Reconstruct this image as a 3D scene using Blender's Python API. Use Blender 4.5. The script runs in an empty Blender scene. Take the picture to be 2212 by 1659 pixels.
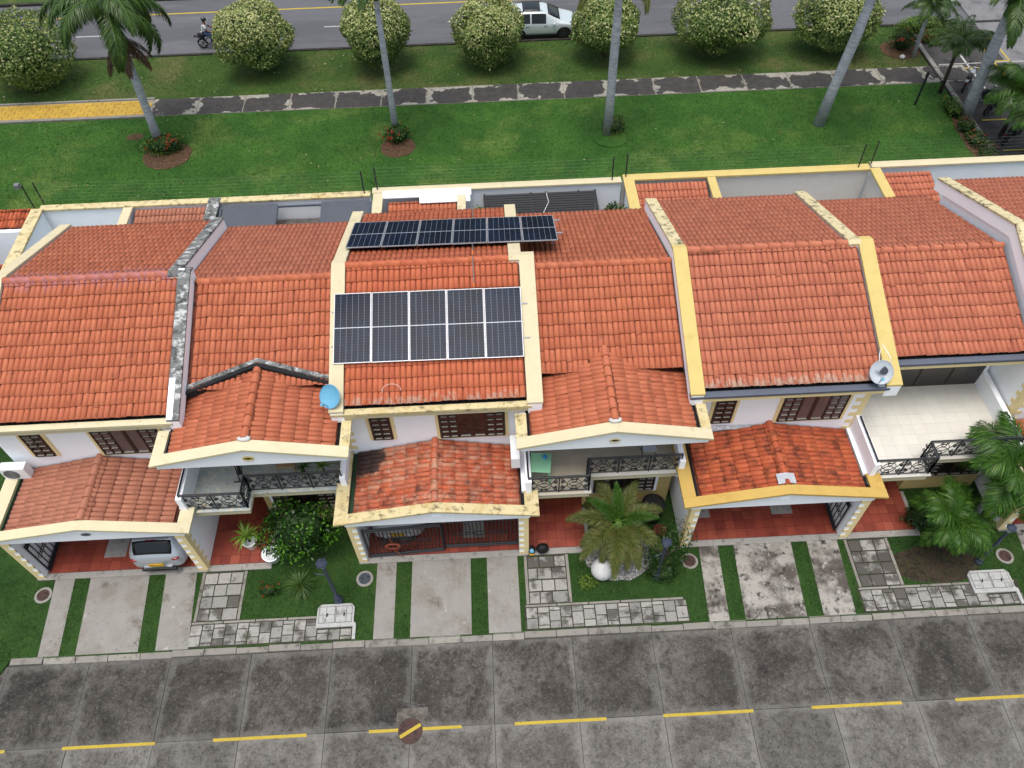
import bpy, math, random
import numpy as np
from mathutils import Vector, Matrix
random.seed(7); np.random.seed(7)
scene = bpy.context.scene
COL = scene.collection
ALB = .72
def S(r, g, b):                                   # sRGB 0-255 -> linear
    f = lambda c: (c/255/12.92) if c/255 <= .04045 else ((c/255+.055)/1.055)**2.4
    return tuple(ALB*f(c) for c in (r, g, b))    # the photograph is exposed bright: albedo sits below the displayed value
def W1(r, g, b): return tuple(x/ALB for x in S(r, g, b))

# ------------------------------------------------------------------ camera
F_PX, PITCH, ROLL, YAW = 1724.888, 0.904815, 0.029392, 0.024031
CAM = Vector((0.636305, -9.156945, 24.630074))
def cam_axes():
    cy, sy, cp, sp = math.cos(YAW), math.sin(YAW), math.cos(PITCH), math.sin(PITCH)
    fw = Vector((sy*cp, cy*cp, -sp)); rt = Vector((cy, -sy, 0)); dn = fw.cross(rt)
    c, s = math.cos(ROLL), math.sin(ROLL)
    return c*rt+s*dn, -s*rt+c*dn, fw
_rt, _dn, _fw = cam_axes()
cd = bpy.data.cameras.new('camera'); cam = bpy.data.objects.new('camera', cd); COL.objects.link(cam)
cd.sensor_fit = 'HORIZONTAL'; cd.sensor_width = 36; cd.lens = F_PX/2212*36
cd.clip_start = .1; cd.clip_end = 3000
_m = Matrix((( _rt.x, -_dn.x, -_fw.x, CAM.x), (_rt.y, -_dn.y, -_fw.y, CAM.y), (_rt.z, -_dn.z, -_fw.z, CAM.z), (0, 0, 0, 1)))
cam.matrix_world = _m; scene.camera = cam

# ------------------------------------------------------------------ sky and sun (bright overcast)
SUN_EL, SUN_AZ = 80, 205                           # degrees; azimuth clockwise from +Y
w = bpy.data.worlds.new('World'); scene.world = w; w.use_nodes = True
nt = w.node_tree; nt.nodes.clear()
sky = nt.nodes.new('ShaderNodeTexSky'); sky.sky_type = 'NISHITA'; sky.sun_disc = False
sky.sun_elevation = math.radians(SUN_EL); sky.sun_rotation = math.radians(SUN_AZ)
sky.air_density = 1.6; sky.dust_density = 5.0; sky.ozone_density = 1.0
bg = nt.nodes.new('ShaderNodeBackground'); bg.inputs[1].default_value = .135
hsv = nt.nodes.new('ShaderNodeHueSaturation'); hsv.inputs['Saturation'].default_value = .75
out = nt.nodes.new('ShaderNodeOutputWorld')
nt.links.new(sky.outputs[0], hsv.inputs['Color']); nt.links.new(hsv.outputs[0], bg.inputs[0]); nt.links.new(bg.outputs[0], out.inputs[0])
sd = bpy.data.lights.new('sun', 'SUN'); sun = bpy.data.objects.new('sun', sd); COL.objects.link(sun)
sd.energy = 1.15; sd.angle = math.radians(26); sd.color = (1, .98, .95)
_a, _e = math.radians(SUN_AZ), math.radians(SUN_EL)
_d = Vector((math.sin(_a)*math.cos(_e), math.cos(_a)*math.cos(_e), math.sin(_e)))
sun.rotation_euler = _d.to_track_quat('Z', 'Y').to_euler()
vs = scene.view_settings; vs.view_transform = 'Standard'; vs.look = 'None'; vs.gamma = 1; vs.use_curve_mapping = False
vs.exposure = 0.62
scene.render.engine = 'CYCLES'; scene.render.resolution_x = 1024; scene.render.resolution_y = 768

# ------------------------------------------------------------------ materials
MATS = {}
class Nd:
    def __init__(s, name):
        s.m = bpy.data.materials.new(name); s.m.use_nodes = True; s.t = s.m.node_tree; s.t.nodes.clear()
        s.out = s.n('ShaderNodeOutputMaterial'); MATS[name] = s.m
    def n(s, ty, **k):
        o = s.t.nodes.new(ty)
        for a, b in k.items(): setattr(o, a, b)
        return o
    def l(s, a, b): s.t.links.new(a, b)
    def pos(s, stretch=(1, 1, 1), obj=False):
        if obj: o = s.n('ShaderNodeTexCoord').outputs['Object']
        else: o = s.n('ShaderNodeNewGeometry').outputs['Position']
        mp = s.n('ShaderNodeMapping'); mp.inputs['Scale'].default_value = stretch; s.l(o, mp.inputs[0]); return mp.outputs[0]
    def noise(s, scale, detail=5, rough=.6, stretch=(1, 1, 1), dist=0, vec=None):
        o = s.n('ShaderNodeTexNoise'); o.inputs['Scale'].default_value = scale; o.inputs['Detail'].default_value = detail
        o.inputs['Roughness'].default_value = rough; o.inputs['Distortion'].default_value = dist
        s.l(vec if vec is not None else s.pos(stretch), o.inputs['Vector']); return o.outputs['Fac']
    def ramp(s, fac, cols, pos=None):
        o = s.n('ShaderNodeValToRGB'); e = o.color_ramp.elements
        n = len(cols); pos = pos or [i/(n-1) for i in range(n)]
        while len(e) < n: e.new(.5)
        for i in range(n): e[i].position = pos[i]; e[i].color = (*cols[i][:3], 1)
        s.l(fac, o.inputs[0]); return o.outputs[0]
    def rng(s, fac, a, b, c=0, d=1):
        o = s.n('ShaderNodeMapRange', interpolation_type='SMOOTHSTEP'); s.l(fac, o.inputs[0])
        for i, v in zip((1, 2, 3, 4), (a, b, c, d)): o.inputs[i].default_value = v
        return o.outputs[0]
    def math(s, op, a, b=None, clamp=False):
        o = s.n('ShaderNodeMath', operation=op, use_clamp=clamp)
        for i, v in enumerate((a, b)):
            if v is None: continue
            if isinstance(v, (int, float)): o.inputs[i].default_value = v
            else: s.l(v, o.inputs[i])
        return o.outputs[0]
    def mix(s, fac, a, b, mode='MIX'):
        o = s.n('ShaderNodeMix', data_type='RGBA', blend_type=mode)
        if isinstance(fac, (int, float)): o.inputs[0].default_value = fac
        else: s.l(fac, o.inputs[0])
        for i, v in ((6, a), (7, b)):
            if isinstance(v, tuple): o.inputs[i].default_value = (*v[:3], 1)
            else: s.l(v, o.inputs[i])
        return o.outputs[2]
    def rand(s):                                    # differs per object and per loose piece of a mesh
        a = s.n('ShaderNodeObjectInfo').outputs['Random']; b = s.n('ShaderNodeNewGeometry').outputs['Random Per Island']
        return s.math('FRACT', s.math('ADD', a, s.math('MULTIPLY', b, 7.31)))
    def bsdf(s, col, rough=.8, metal=0, spec=.4, coat=0, bump=None, bstr=.3, bdist=.02, transl=0):
        p = s.n('ShaderNodeBsdfPrincipled')
        if isinstance(col, tuple): p.inputs['Base Color'].default_value = (*col[:3], 1)
        else: s.l(col, p.inputs['Base Color'])
        if isinstance(rough, (int, float)): p.inputs['Roughness'].default_value = rough
        else: s.l(rough, p.inputs['Roughness'])
        p.inputs['Metallic'].default_value = metal; p.inputs['Specular IOR Level'].default_value = spec; p.inputs['Coat Weight'].default_value = coat
        p.inputs['Coat Roughness'].default_value = .08
        if bump is not None:
            b = s.n('ShaderNodeBump'); b.inputs['Strength'].default_value = bstr; b.inputs['Distance'].default_value = bdist
            s.l(bump, b.inputs['Height']); s.l(b.outputs[0], p.inputs['Normal'])
        sh = p.outputs[0]
        if transl:
            t = s.n('ShaderNodeBsdfTranslucent'); mx = s.n('ShaderNodeMixShader'); mx.inputs[0].default_value = transl
            if isinstance(col, tuple): t.inputs[0].default_value = (*col[:3], 1)
            else: s.l(col, t.inputs[0])
            s.l(sh, mx.inputs[1]); s.l(t.outputs[0], mx.inputs[2]); sh = mx.outputs[0]
        s.l(sh, s.out.inputs[0]); return s.m

def plain(name, c, rough=.6, metal=0, coat=0, spec=.4, var=.12, scale=6):
    d = Nd(name); col = d.ramp(d.noise(scale), [tuple(x*(1-var) for x in c), tuple(min(1, x*(1+var)) for x in c)], [.3, .7])
    return d.bsdf(col, rough, metal, spec, coat)
def stained(name, base, stains=(), var=.06, scale=2.5, rough=.85, bump=.15, spec=.3, jitter=0):
    """painted or mineral surface; stains = (colour, scale, lo, hi, stretch)"""
    d = Nd(name); col = d.ramp(d.noise(scale, 6), [tuple(x*(1-var) for x in base), tuple(min(1, x*(1+var)) for x in base)], [.3, .7])
    for st in stains:
        c, sc, lo, hi = st[:4]; stretch = st[4] if len(st) > 4 else (1, 1, 1)
        col = d.mix(d.rng(d.noise(sc, 8, .68, stretch), lo, hi), col, c)
    if jitter:
        v = d.math('ADD', d.math('MULTIPLY', d.rand(), 2*jitter), 1-jitter)
        cc = d.n('ShaderNodeCombineColor')
        for i in range(3): d.l(v, cc.inputs[i])
        col = d.mix(1.0, col, cc.outputs[0], 'MULTIPLY')
    return d.bsdf(col, rough, spec=spec, bump=d.noise(40, 4) if bump else None, bstr=bump, bdist=.01)

def tile_mat(name, cols, dark=(.60, .80), pale=None, darkc=(.045, .022, .016), bands=(), spot=None):
    cols = [(c[0]*1.20, c[1]*1.10, c[2]*.96) for c in cols]; d = Nd(name); r = d.rand()
    col = d.ramp(r, cols)
    col = d.mix(d.rng(d.noise(1.1, 5), .35, .75, 0, .35), col, tuple(x*.82 for x in cols[0]))
    col = d.mix(d.rng(d.noise(7, 6, .7), .45, .8, 0, .3), col, tuple(min(1, x*1.22) for x in cols[-1]))
    if pale:
        col = d.mix(d.math('MULTIPLY', d.rng(d.noise(4.5, 6, .7), pale[0], pale[1]), pale[2]), col, S(205, 170, 148))
    col = d.mix(d.rng(d.noise(2.6, 8, .72), dark[0]-.03, dark[1], 0, .85), col, darkc)
    col = d.mix(d.rng(d.noise(13, 8, .75), .55, .72, 0, .55), col, tuple(x*.38 for x in cols[0]))
    col = d.mix(d.rng(d.noise(2.2, 7, .7, (2.2, .45, .45)), .58, .74, 0, .6), col, tuple(x*.35 for x in cols[0]))
    sp = d.n('ShaderNodeSeparateXYZ'); d.l(d.pos(), sp.inputs[0])
    for (c, y0, hw, lo, hi, st) in bands:            # paint drips and splashes along one stretch of the roof
        near = d.rng(d.math('ABSOLUTE', d.math('SUBTRACT', sp.outputs[1], y0)), 0, hw, 1, 0)
        col = d.mix(d.rng(d.math('MULTIPLY', near, d.noise(5, 6, .7, (1.6, .6, 1))), lo, hi, 0, st), col, c)
    if spot:
        dx = d.math('SUBTRACT', sp.outputs[0], spot[0]); dy = d.math('SUBTRACT', sp.outputs[1], spot[1])
        r2 = d.math('ADD', d.math('MULTIPLY', dx, dx), d.math('MULTIPLY', dy, dy))
        col = d.mix(d.rng(d.math('ADD', r2, d.math('MULTIPLY', d.noise(3, 6, .7), 1.2)), spot[2], spot[2]+.35, .92, 0), col, (.02, .02, .021))
    return d.bsdf(col, .78, spec=.3, bump=d.noise(30, 3), bstr=.2, bdist=.01)

TC = [S(180, 106, 80), S(188, 114, 88), S(182, 108, 84), S(194, 120, 92), S(174, 100, 76), S(186, 112, 82)]
tile_mat('terracotta_tiles', TC)
tile_mat('terracotta_tiles_salmon', [S(180, 110, 90), S(188, 118, 96), S(182, 112, 90), S(174, 104, 86), S(190, 122, 98)], (.63, .82))
tile_mat('terracotta_tiles_bright', [S(186, 104, 76), S(192, 112, 82), S(180, 98, 74), S(188, 108, 78)], (.66, .85), bands=[(S(204, 170, 150), 5.25, .75, .43, .54, .7)])
tile_mat('terracotta_tiles_brown', [S(168, 114, 98), S(176, 122, 104), S(162, 108, 92), S(180, 126, 108)], (.68, .86))
tile_mat('terracotta_tiles_patched', [S(182, 92, 66), S(196, 112, 84), S(172, 104, 84), S(190, 98, 68), S(194, 144, 122), S(180, 92, 66)], (.50, .70), pale=(.50, .66, .75), spot=(-3.9, 5.1, .95))
tile_mat('terracotta_tiles_grimy', [S(182, 94, 62), S(174, 88, 62), S(190, 104, 72), S(168, 82, 58), S(194, 108, 72)], (.48, .68), darkc=(.06, .02, .012))
tile_mat('terracotta_tiles_violet', TC, (.6, .8), bands=[(S(176, 128, 148), 9.6, 1.5, .38, .56, .5)])
tile_mat('terracotta_tiles_splashed', [S(180, 110, 90), S(188, 118, 96), S(182, 112, 90), S(174, 104, 86), S(190, 122, 98)], (.63, .82), bands=[(S(206, 174, 154), 5.25, .8, .42, .52, .75)])
stained('tile_underlay', S(128, 70, 52), [(S(64, 40, 32), 3, .45, .65)])
stained('white_paint', W1(243, 246, 250), [(W1(224, 227, 231), 1.2, .6, .9), (S(180, 182, 180), 2.2, .76, .9, (2, 2, .5))], var=.015, rough=.8, bump=.08)
stained('patio_wall_paint', W1(205, 202, 196), [(S(180, 176, 168), 1.2, .55, .8)], var=.03)
stained('cream_paint', S(222, 210, 174), [(S(170, 152, 110), 2.2, .58, .8), (S(84, 78, 62), 5, .64, .80)], var=.05)
stained('cream_pale_paint', S(226, 216, 180), [(S(196, 178, 126), 1.8, .55, .8), (S(110, 100, 76), 5, .62, .78)], var=.05)
stained('cream_mouldy_paint', S(224, 208, 160), [(S(196, 168, 100), 1.5, .5, .75), (S(128, 116, 84), 4, .50, .68), (S(62, 58, 48), 11, .58, .72)], var=.06)
stained('yellow_paint', S(218, 196, 124), [(S(200, 170, 90), 1.6, .55, .8), (S(110, 90, 48), 5, .70, .80)], var=.05)
stained('yellow_deep_paint', S(208, 174, 96), [(S(190, 150, 70), 1.3, .5, .75), (S(120, 86, 36), 4.5, .66, .8)], var=.05)
stained('quoin_paint', W1(228, 208, 156), [(S(200, 182, 134), 2, .6, .8)], var=.04)
stained('wall_cream', S(216, 192, 128), [(S(180, 156, 100), 1.5, .55, .8)], var=.05)
stained('mouldy_cement', S(120, 122, 120), [(S(205, 206, 205), 3.5, .50, .62, (1, 1, 3)), (S(46, 48, 50), 3, .48, .66), (S(215, 216, 216), 9, .60, .74)], var=.15)
stained('white_weathered', S(215, 216, 214), [(S(120, 122, 120), 4, .58, .72), (S(50, 52, 52), 5, .66, .76)], var=.06)
stained('lichen_coping', S(222, 208, 164), [(S(130, 124, 98), 3.0, .50, .66), (S(66, 64, 54), 6, .54, .68)], var=.1)
stained('slate_paint', S(98, 104, 118), [(S(130, 134, 144), 2, .6, .8), (S(205, 200, 185), 7, .72, .77), (S(70, 72, 80), 3, .6, .8)], var=.06, rough=.6)
stained('dark_gutter', S(30, 31, 34), var=.2)
stained('green_gutter', S(38, 66, 44), [(S(24, 36, 28), 3, .5, .7)], var=.1, rough=.5)
stained('flashing_metal', S(190, 194, 200), [(S(228, 230, 234), 4, .5, .6), (S(130, 132, 136), 6, .6, .7)], var=.1, rough=.35)
plain('brown_joinery', S(58, 42, 34), .45, spec=.5); plain('glint_white', S(186, 180, 168), .6)  # the pale one is a painted sky glint for the muntin tops
plain('window_glass_dark', S(46, 38, 38), .12, spec=.7, var=.3, scale=2)
plain('curtain_glass', S(112, 98, 96), .25, spec=.6, var=.14, scale=9)
plain('wrought_iron', S(34, 37, 42), .5, spec=.45, var=.2); plain('black_plastic', S(24, 24, 26), .45, var=.2)
plain('red_trim', S(172, 66, 66), .6); plain('white_plastic', W1(226, 228, 228), .45, var=.03); plain('grey_plastic', S(120, 122, 124), .5)
def floor_red():
    d = Nd('red_floor_tile'); col = d.ramp(d.rand(), [S(146, 64, 48), S(162, 76, 56), S(136, 56, 44), S(170, 86, 64)])
    col = d.mix(d.rng(d.noise(1.5, 5), .5, .75, 0, .6), col, S(96, 34, 26)); return d.bsdf(col, .45, spec=.5, bump=d.noise(30), bstr=.1, bdist=.005)
floor_red(); stained('grout', S(120, 92, 80)); stained('red_grout', S(96, 40, 34))
def floor_pale(name, c, dark):
    d = Nd(name); col = d.mix(d.rng(d.noise(1.2, 6), .4, .75, 0, .5), c, dark)
    v = d.math('ADD', d.math('MULTIPLY', d.rand(), .06), .97); cc = d.n('ShaderNodeCombineColor')
    for i in range(3): d.l(v, cc.inputs[i])
    return d.bsdf(d.mix(1., col, cc.outputs[0], 'MULTIPLY'), .5, spec=.4)
floor_pale('terrace_tile', W1(202, 200, 191), W1(188, 184, 175)); floor_pale('beige_tile', S(200, 190, 170), S(182, 172, 152)); stained('pale_grout', S(206, 203, 194))
def marble():
    d = Nd('marble_floor'); col = d.ramp(d.noise(2.2, 8, .65, dist=1.5), [S(120, 140, 152), S(206, 206, 190), S(176, 190, 194), S(222, 218, 196), S(190, 170, 120)], [.3, .42, .5, .6, .75]); return d.bsdf(col, .25, spec=.5)
marble()
stained('granolithic', S(168, 164, 158), [(S(120, 116, 110), 5, .5, .7), (S(205, 202, 196), 14, .6, .7)], var=.1)
stained('driveway_concrete', S(154, 151, 145), [(S(140, 134, 126), 1.1, .46, .66), (S(104, 94, 82), 1.3, .56, .74), (S(84, 78, 70), 12, .58, .74), (S(198, 193, 184), 3, .62, .72)], var=.07, bump=.3)
stained('driveway_concrete_dark', S(170, 166, 158), [(S(88, 82, 76), .9, .42, .62), (S(66, 60, 56), 3.5, .52, .64), (S(190, 187, 180), 6, .60, .68)], var=.08, bump=.3)
stained('kerb_concrete', S(150, 146, 138), [(S(96, 92, 84), 2.5, .48, .7), (S(60, 58, 52), 8, .62, .72)], var=.1, bump=.3, jitter=.12)
def paver(name, lo):
    d = Nd(name); r = d.rand(); col = d.ramp(r, [S(150, 148, 143), S(174, 171, 165), S(138, 137, 134), S(182, 179, 173)])
    n = d.math('ADD', d.noise(2.4, 6, .6), d.math('MULTIPLY', d.math('POWER', r, 3), .22))
    col = d.mix(d.rng(n, lo-.06, lo+.12, 0, .85), col, S(66, 61, 55)); col = d.mix(d.rng(d.noise(9, 7, .75), .45, .75, 0, .45), col, S(84, 80, 74)); return d.bsdf(col, .85, bump=d.noise(25), bstr=.2, bdist=.01)
paver('paver_stone', .62); paver('paver_stone_dark', .55); paver('paver_stone_black', .45)
stained('paver_joint', S(56, 56, 44), [(S(60, 78, 38), 6, .5, .6)], var=.2)
def slabmat(name, cols, pos, edge, hx, hy, estr=.7):
    d = Nd(name); tc = d.n('ShaderNodeTexCoord').outputs['Object']; sp = d.n('ShaderNodeSeparateXYZ'); d.l(tc, sp.inputs[0])
    nz = d.noise(.55, 11, .76, (1, .8, 1), .6); col = d.ramp(nz, cols, pos)
    col = d.mix(d.rng(d.noise(4.2, 10, .82), .45, .64, 0, .7), col, tuple(x*.62 for x in cols[0])); col = d.mix(d.rng(d.noise(14, 8, .85), .50, .62, 0, .75), col, tuple(x*.5 for x in cols[0]))
    col = d.mix(d.rng(d.noise(9, 9, .85), .53, .66, 0, .75), col, edge)
    ex = d.math('SUBTRACT', hx, d.math('ABSOLUTE', sp.outputs[0])); ey = d.math('SUBTRACT', hy, d.math('ABSOLUTE', sp.outputs[1]))
    e = d.math('MINIMUM', ex, ey); e = d.math('ADD', e, d.math('MULTIPLY', d.math('SUBTRACT', d.noise(2.2, 7, .65), .5), .9))
    col = d.mix(d.math('MULTIPLY', d.rng(e, .02, .24, 1, 0), estr), col, edge)
    v = d.math('ADD', d.math('MULTIPLY', d.n('ShaderNodeObjectInfo').outputs['Random'], .3), .85); cc = d.n('ShaderNodeCombineColor')
    for i in range(3): d.l(v, cc.inputs[i])
    col = d.mix(1., col, cc.outputs[0], 'MULTIPLY')
    return d.bsdf(col, .92, spec=.25, bump=d.noise(28, 6, .75), bstr=.5, bdist=.02)
slabmat('road_concrete_dark', [S(50, 47, 44), S(77, 73, 68), S(101, 97, 91), S(131, 128, 123)], [.32, .46, .56, .72], S(142, 140, 135), 1.24, 1.22, .3)
slabmat('road_concrete_pale', [S(68, 65, 60), S(99, 95, 90), S(119, 116, 110), S(139, 136, 131)], [.30, .43, .55, .7], S(146, 143, 137), 1.24, 1.38, .4)
def pathmat():
    d = Nd('path_concrete_stained'); tc = d.n('ShaderNodeTexCoord').outputs['Object']; sp = d.n('ShaderNodeSeparateXYZ'); d.l(tc, sp.inputs[0])
    e = d.math('MINIMUM', d.math('SUBTRACT', 1.24, d.math('ABSOLUTE', sp.outputs[0])), d.math('SUBTRACT', .80, d.math('ABSOLUTE', sp.outputs[1])))
    n = d.noise(.75, 7, .6); e = d.math('ADD', e, d.math('MULTIPLY', d.math('SUBTRACT', n, .485), 2.6))
    f = d.rng(e, .06, .12)
    dark = d.ramp(d.noise(3, 6), [S(52, 50, 50), S(76, 73, 70)], [.3, .7])
    pale = d.ramp(d.noise(5, 6), [S(140, 136, 126), S(176, 172, 160)], [.3, .7])
    return d.bsdf(d.mix(f, pale, dark), .9, bump=d.noise(30), bstr=.2, bdist=.01)
pathmat()
stained('joint_dirt', S(46, 44, 40), [(S(70, 66, 58), 6, .5, .6)], var=.2)
stained('path_joint', S(150, 146, 134), [(S(90, 88, 80), 4, .5, .7)], var=.1)
stained('yellow_paver', S(194, 158, 66), [(S(164, 130, 54), 1.4, .5, .7), (S(120, 96, 50), 6, .64, .72)], var=.08, jitter=.06)
stained('road_paint_yellow', S(194, 170, 66), [(S(176, 152, 64), 3, .5, .7), (S(120, 110, 76), 14, .58, .70)], var=.05)
stained('road_paint_white', S(190, 190, 186), [(S(120, 120, 118), 6, .55, .7)], var=.05)
stained('asphalt', S(104, 105, 109), [(S(92, 93, 97), .35, .45, .6, (.2, 1, 1)), (S(120, 120, 122), .5, .58, .75, (.15, 1, 1)), (S(84, 85, 90), 14, .55, .75)], var=.05, bump=.25)
stained('asphalt_dark', S(78, 76, 74), [(S(56, 54, 54), .8, .45, .65), (S(112, 110, 106), 1.4, .60, .75)], var=.08, bump=.25)
stained('yard_concrete', S(128, 128, 130), [(S(96, 96, 98), .8, .45, .7), (S(150, 150, 150), 2, .6, .8)], var=.08)
stained('mulch', S(104, 76, 54), [(S(66, 46, 34), 9, .45, .6), (S(140, 108, 78), 14, .6, .7)], var=.15, bump=.6)
stained('pebbles', S(214, 214, 212), [(S(120, 118, 114), 26, .42, .52)], var=.1, bump=.8)
stained('soil', S(66, 54, 42), [(S(40, 34, 28), 6, .45, .65)], var=.15, bump=.5)
def grassmat(name, g1, g2, dry, lo):
    d = Nd(name); col = d.ramp(d.noise(.55, 6, .6), [g1, g2], [.35, .65])
    col = d.mix(d.rng(d.noise(.30, 7, .66), lo, lo+.24, 0, .8), col, dry)
    col = d.mix(d.rng(d.noise(4.5, 8, .78), .46, .66, 0, .65), col, tuple(x*.5 for x in g1))
    col = d.mix(d.rng(d.noise(14, 8, .8), .48, .68, 0, .6), col, tuple(x*1.6 for x in g2))
    return d.bsdf(col, .95, spec=.15, bump=d.noise(45, 5, .7), bstr=1., bdist=.04)
grassmat('lawn_grass', S(50, 90, 36), S(72, 114, 46), S(116, 136, 68), .48)
grassmat('verge_grass', S(56, 84, 38), S(76, 102, 46), S(116, 112, 72), .44)
grassmat('yard_grass', S(44, 74, 34), S(62, 92, 42), S(84, 102, 52), .56)
def leafmat(name, cols, transl=.25, rough=.55):
    d = Nd(name); col = d.ramp(d.rand(), cols); return d.bsdf(col, rough, spec=.3, transl=transl)
leafmat('grass_blade', [S(34, 70, 22), S(70, 116, 40), S(98, 138, 58), S(46, 84, 28), S(122, 142, 74)], .3)
leafmat('leaf_topiary', [S(76, 104, 44), S(108, 136, 62), S(136, 158, 84), S(88, 116, 50)])
leafmat('leaf_cream', [S(168, 178, 100), S(196, 202, 132), S(216, 216, 160), S(150, 166, 84)])
leafmat('leaf_palm', [S(52, 82, 36), S(74, 104, 44), S(62, 92, 38), S(92, 118, 52)], .2, .4)
leafmat('leaf_palm_bright', [S(52, 92, 28), S(76, 120, 40), S(60, 102, 32), S(108, 140, 58)], .3, .4)
leafmat('leaf_palm_olive', [S(96, 108, 48), S(118, 122, 60), S(80, 104, 44), S(134, 122, 74)], .2, .5)
leafmat('leaf_palm_dry', [S(112, 84, 60), S(90, 66, 50), S(128, 100, 74)], .15, .7)
leafmat('leaf_dark', [S(28, 56, 22), S(40, 74, 26), S(52, 92, 30), S(34, 64, 24)], .25, .35)
leafmat('leaf_fresh', [S(84, 140, 36), S(110, 164, 48), S(96, 150, 40)], .35, .4)
leafmat('leaf_lime', [S(120, 160, 54), S(96, 140, 44), S(156, 180, 84), S(72, 116, 40)], .3, .4)
leafmat('petal_red', [S(206, 52, 36), S(226, 74, 48), S(190, 40, 34)], .3); leafmat('petal_white', [S(232, 232, 226), S(214, 216, 206)], .3)
leafmat('petal_pink', [S(206, 96, 170), S(224, 130, 190)], .3); leafmat('petal_yellow', [S(228, 206, 70), S(236, 220, 110)], .3)
def barkmat(name, a, b, ring):
    d = Nd(name); z = d.noise(ring, 3, .5, (.25, .25, 1)); col = d.ramp(z, [a, b], [.35, .62])
    col = d.mix(d.rng(d.noise(2.3, 7, .7, (1, 1, .4)), .58, .72), col, tuple(x*.5 for x in a)); return d.bsdf(col, .85, bump=z, bstr=.3, bdist=.02)
barkmat('palm_trunk_grey', S(164, 167, 173), S(196, 198, 203), 9); barkmat('bark_dark', S(60, 52, 44), S(86, 76, 64), 4); plain('crownshaft_green', S(92, 128, 44), .4)
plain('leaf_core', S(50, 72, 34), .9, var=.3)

stained('chamber_paint', S(186, 187, 185), [(S(140, 140, 136), 4, .5, .7), (S(90, 90, 86), 9, .6, .74)], var=.06)

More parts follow.
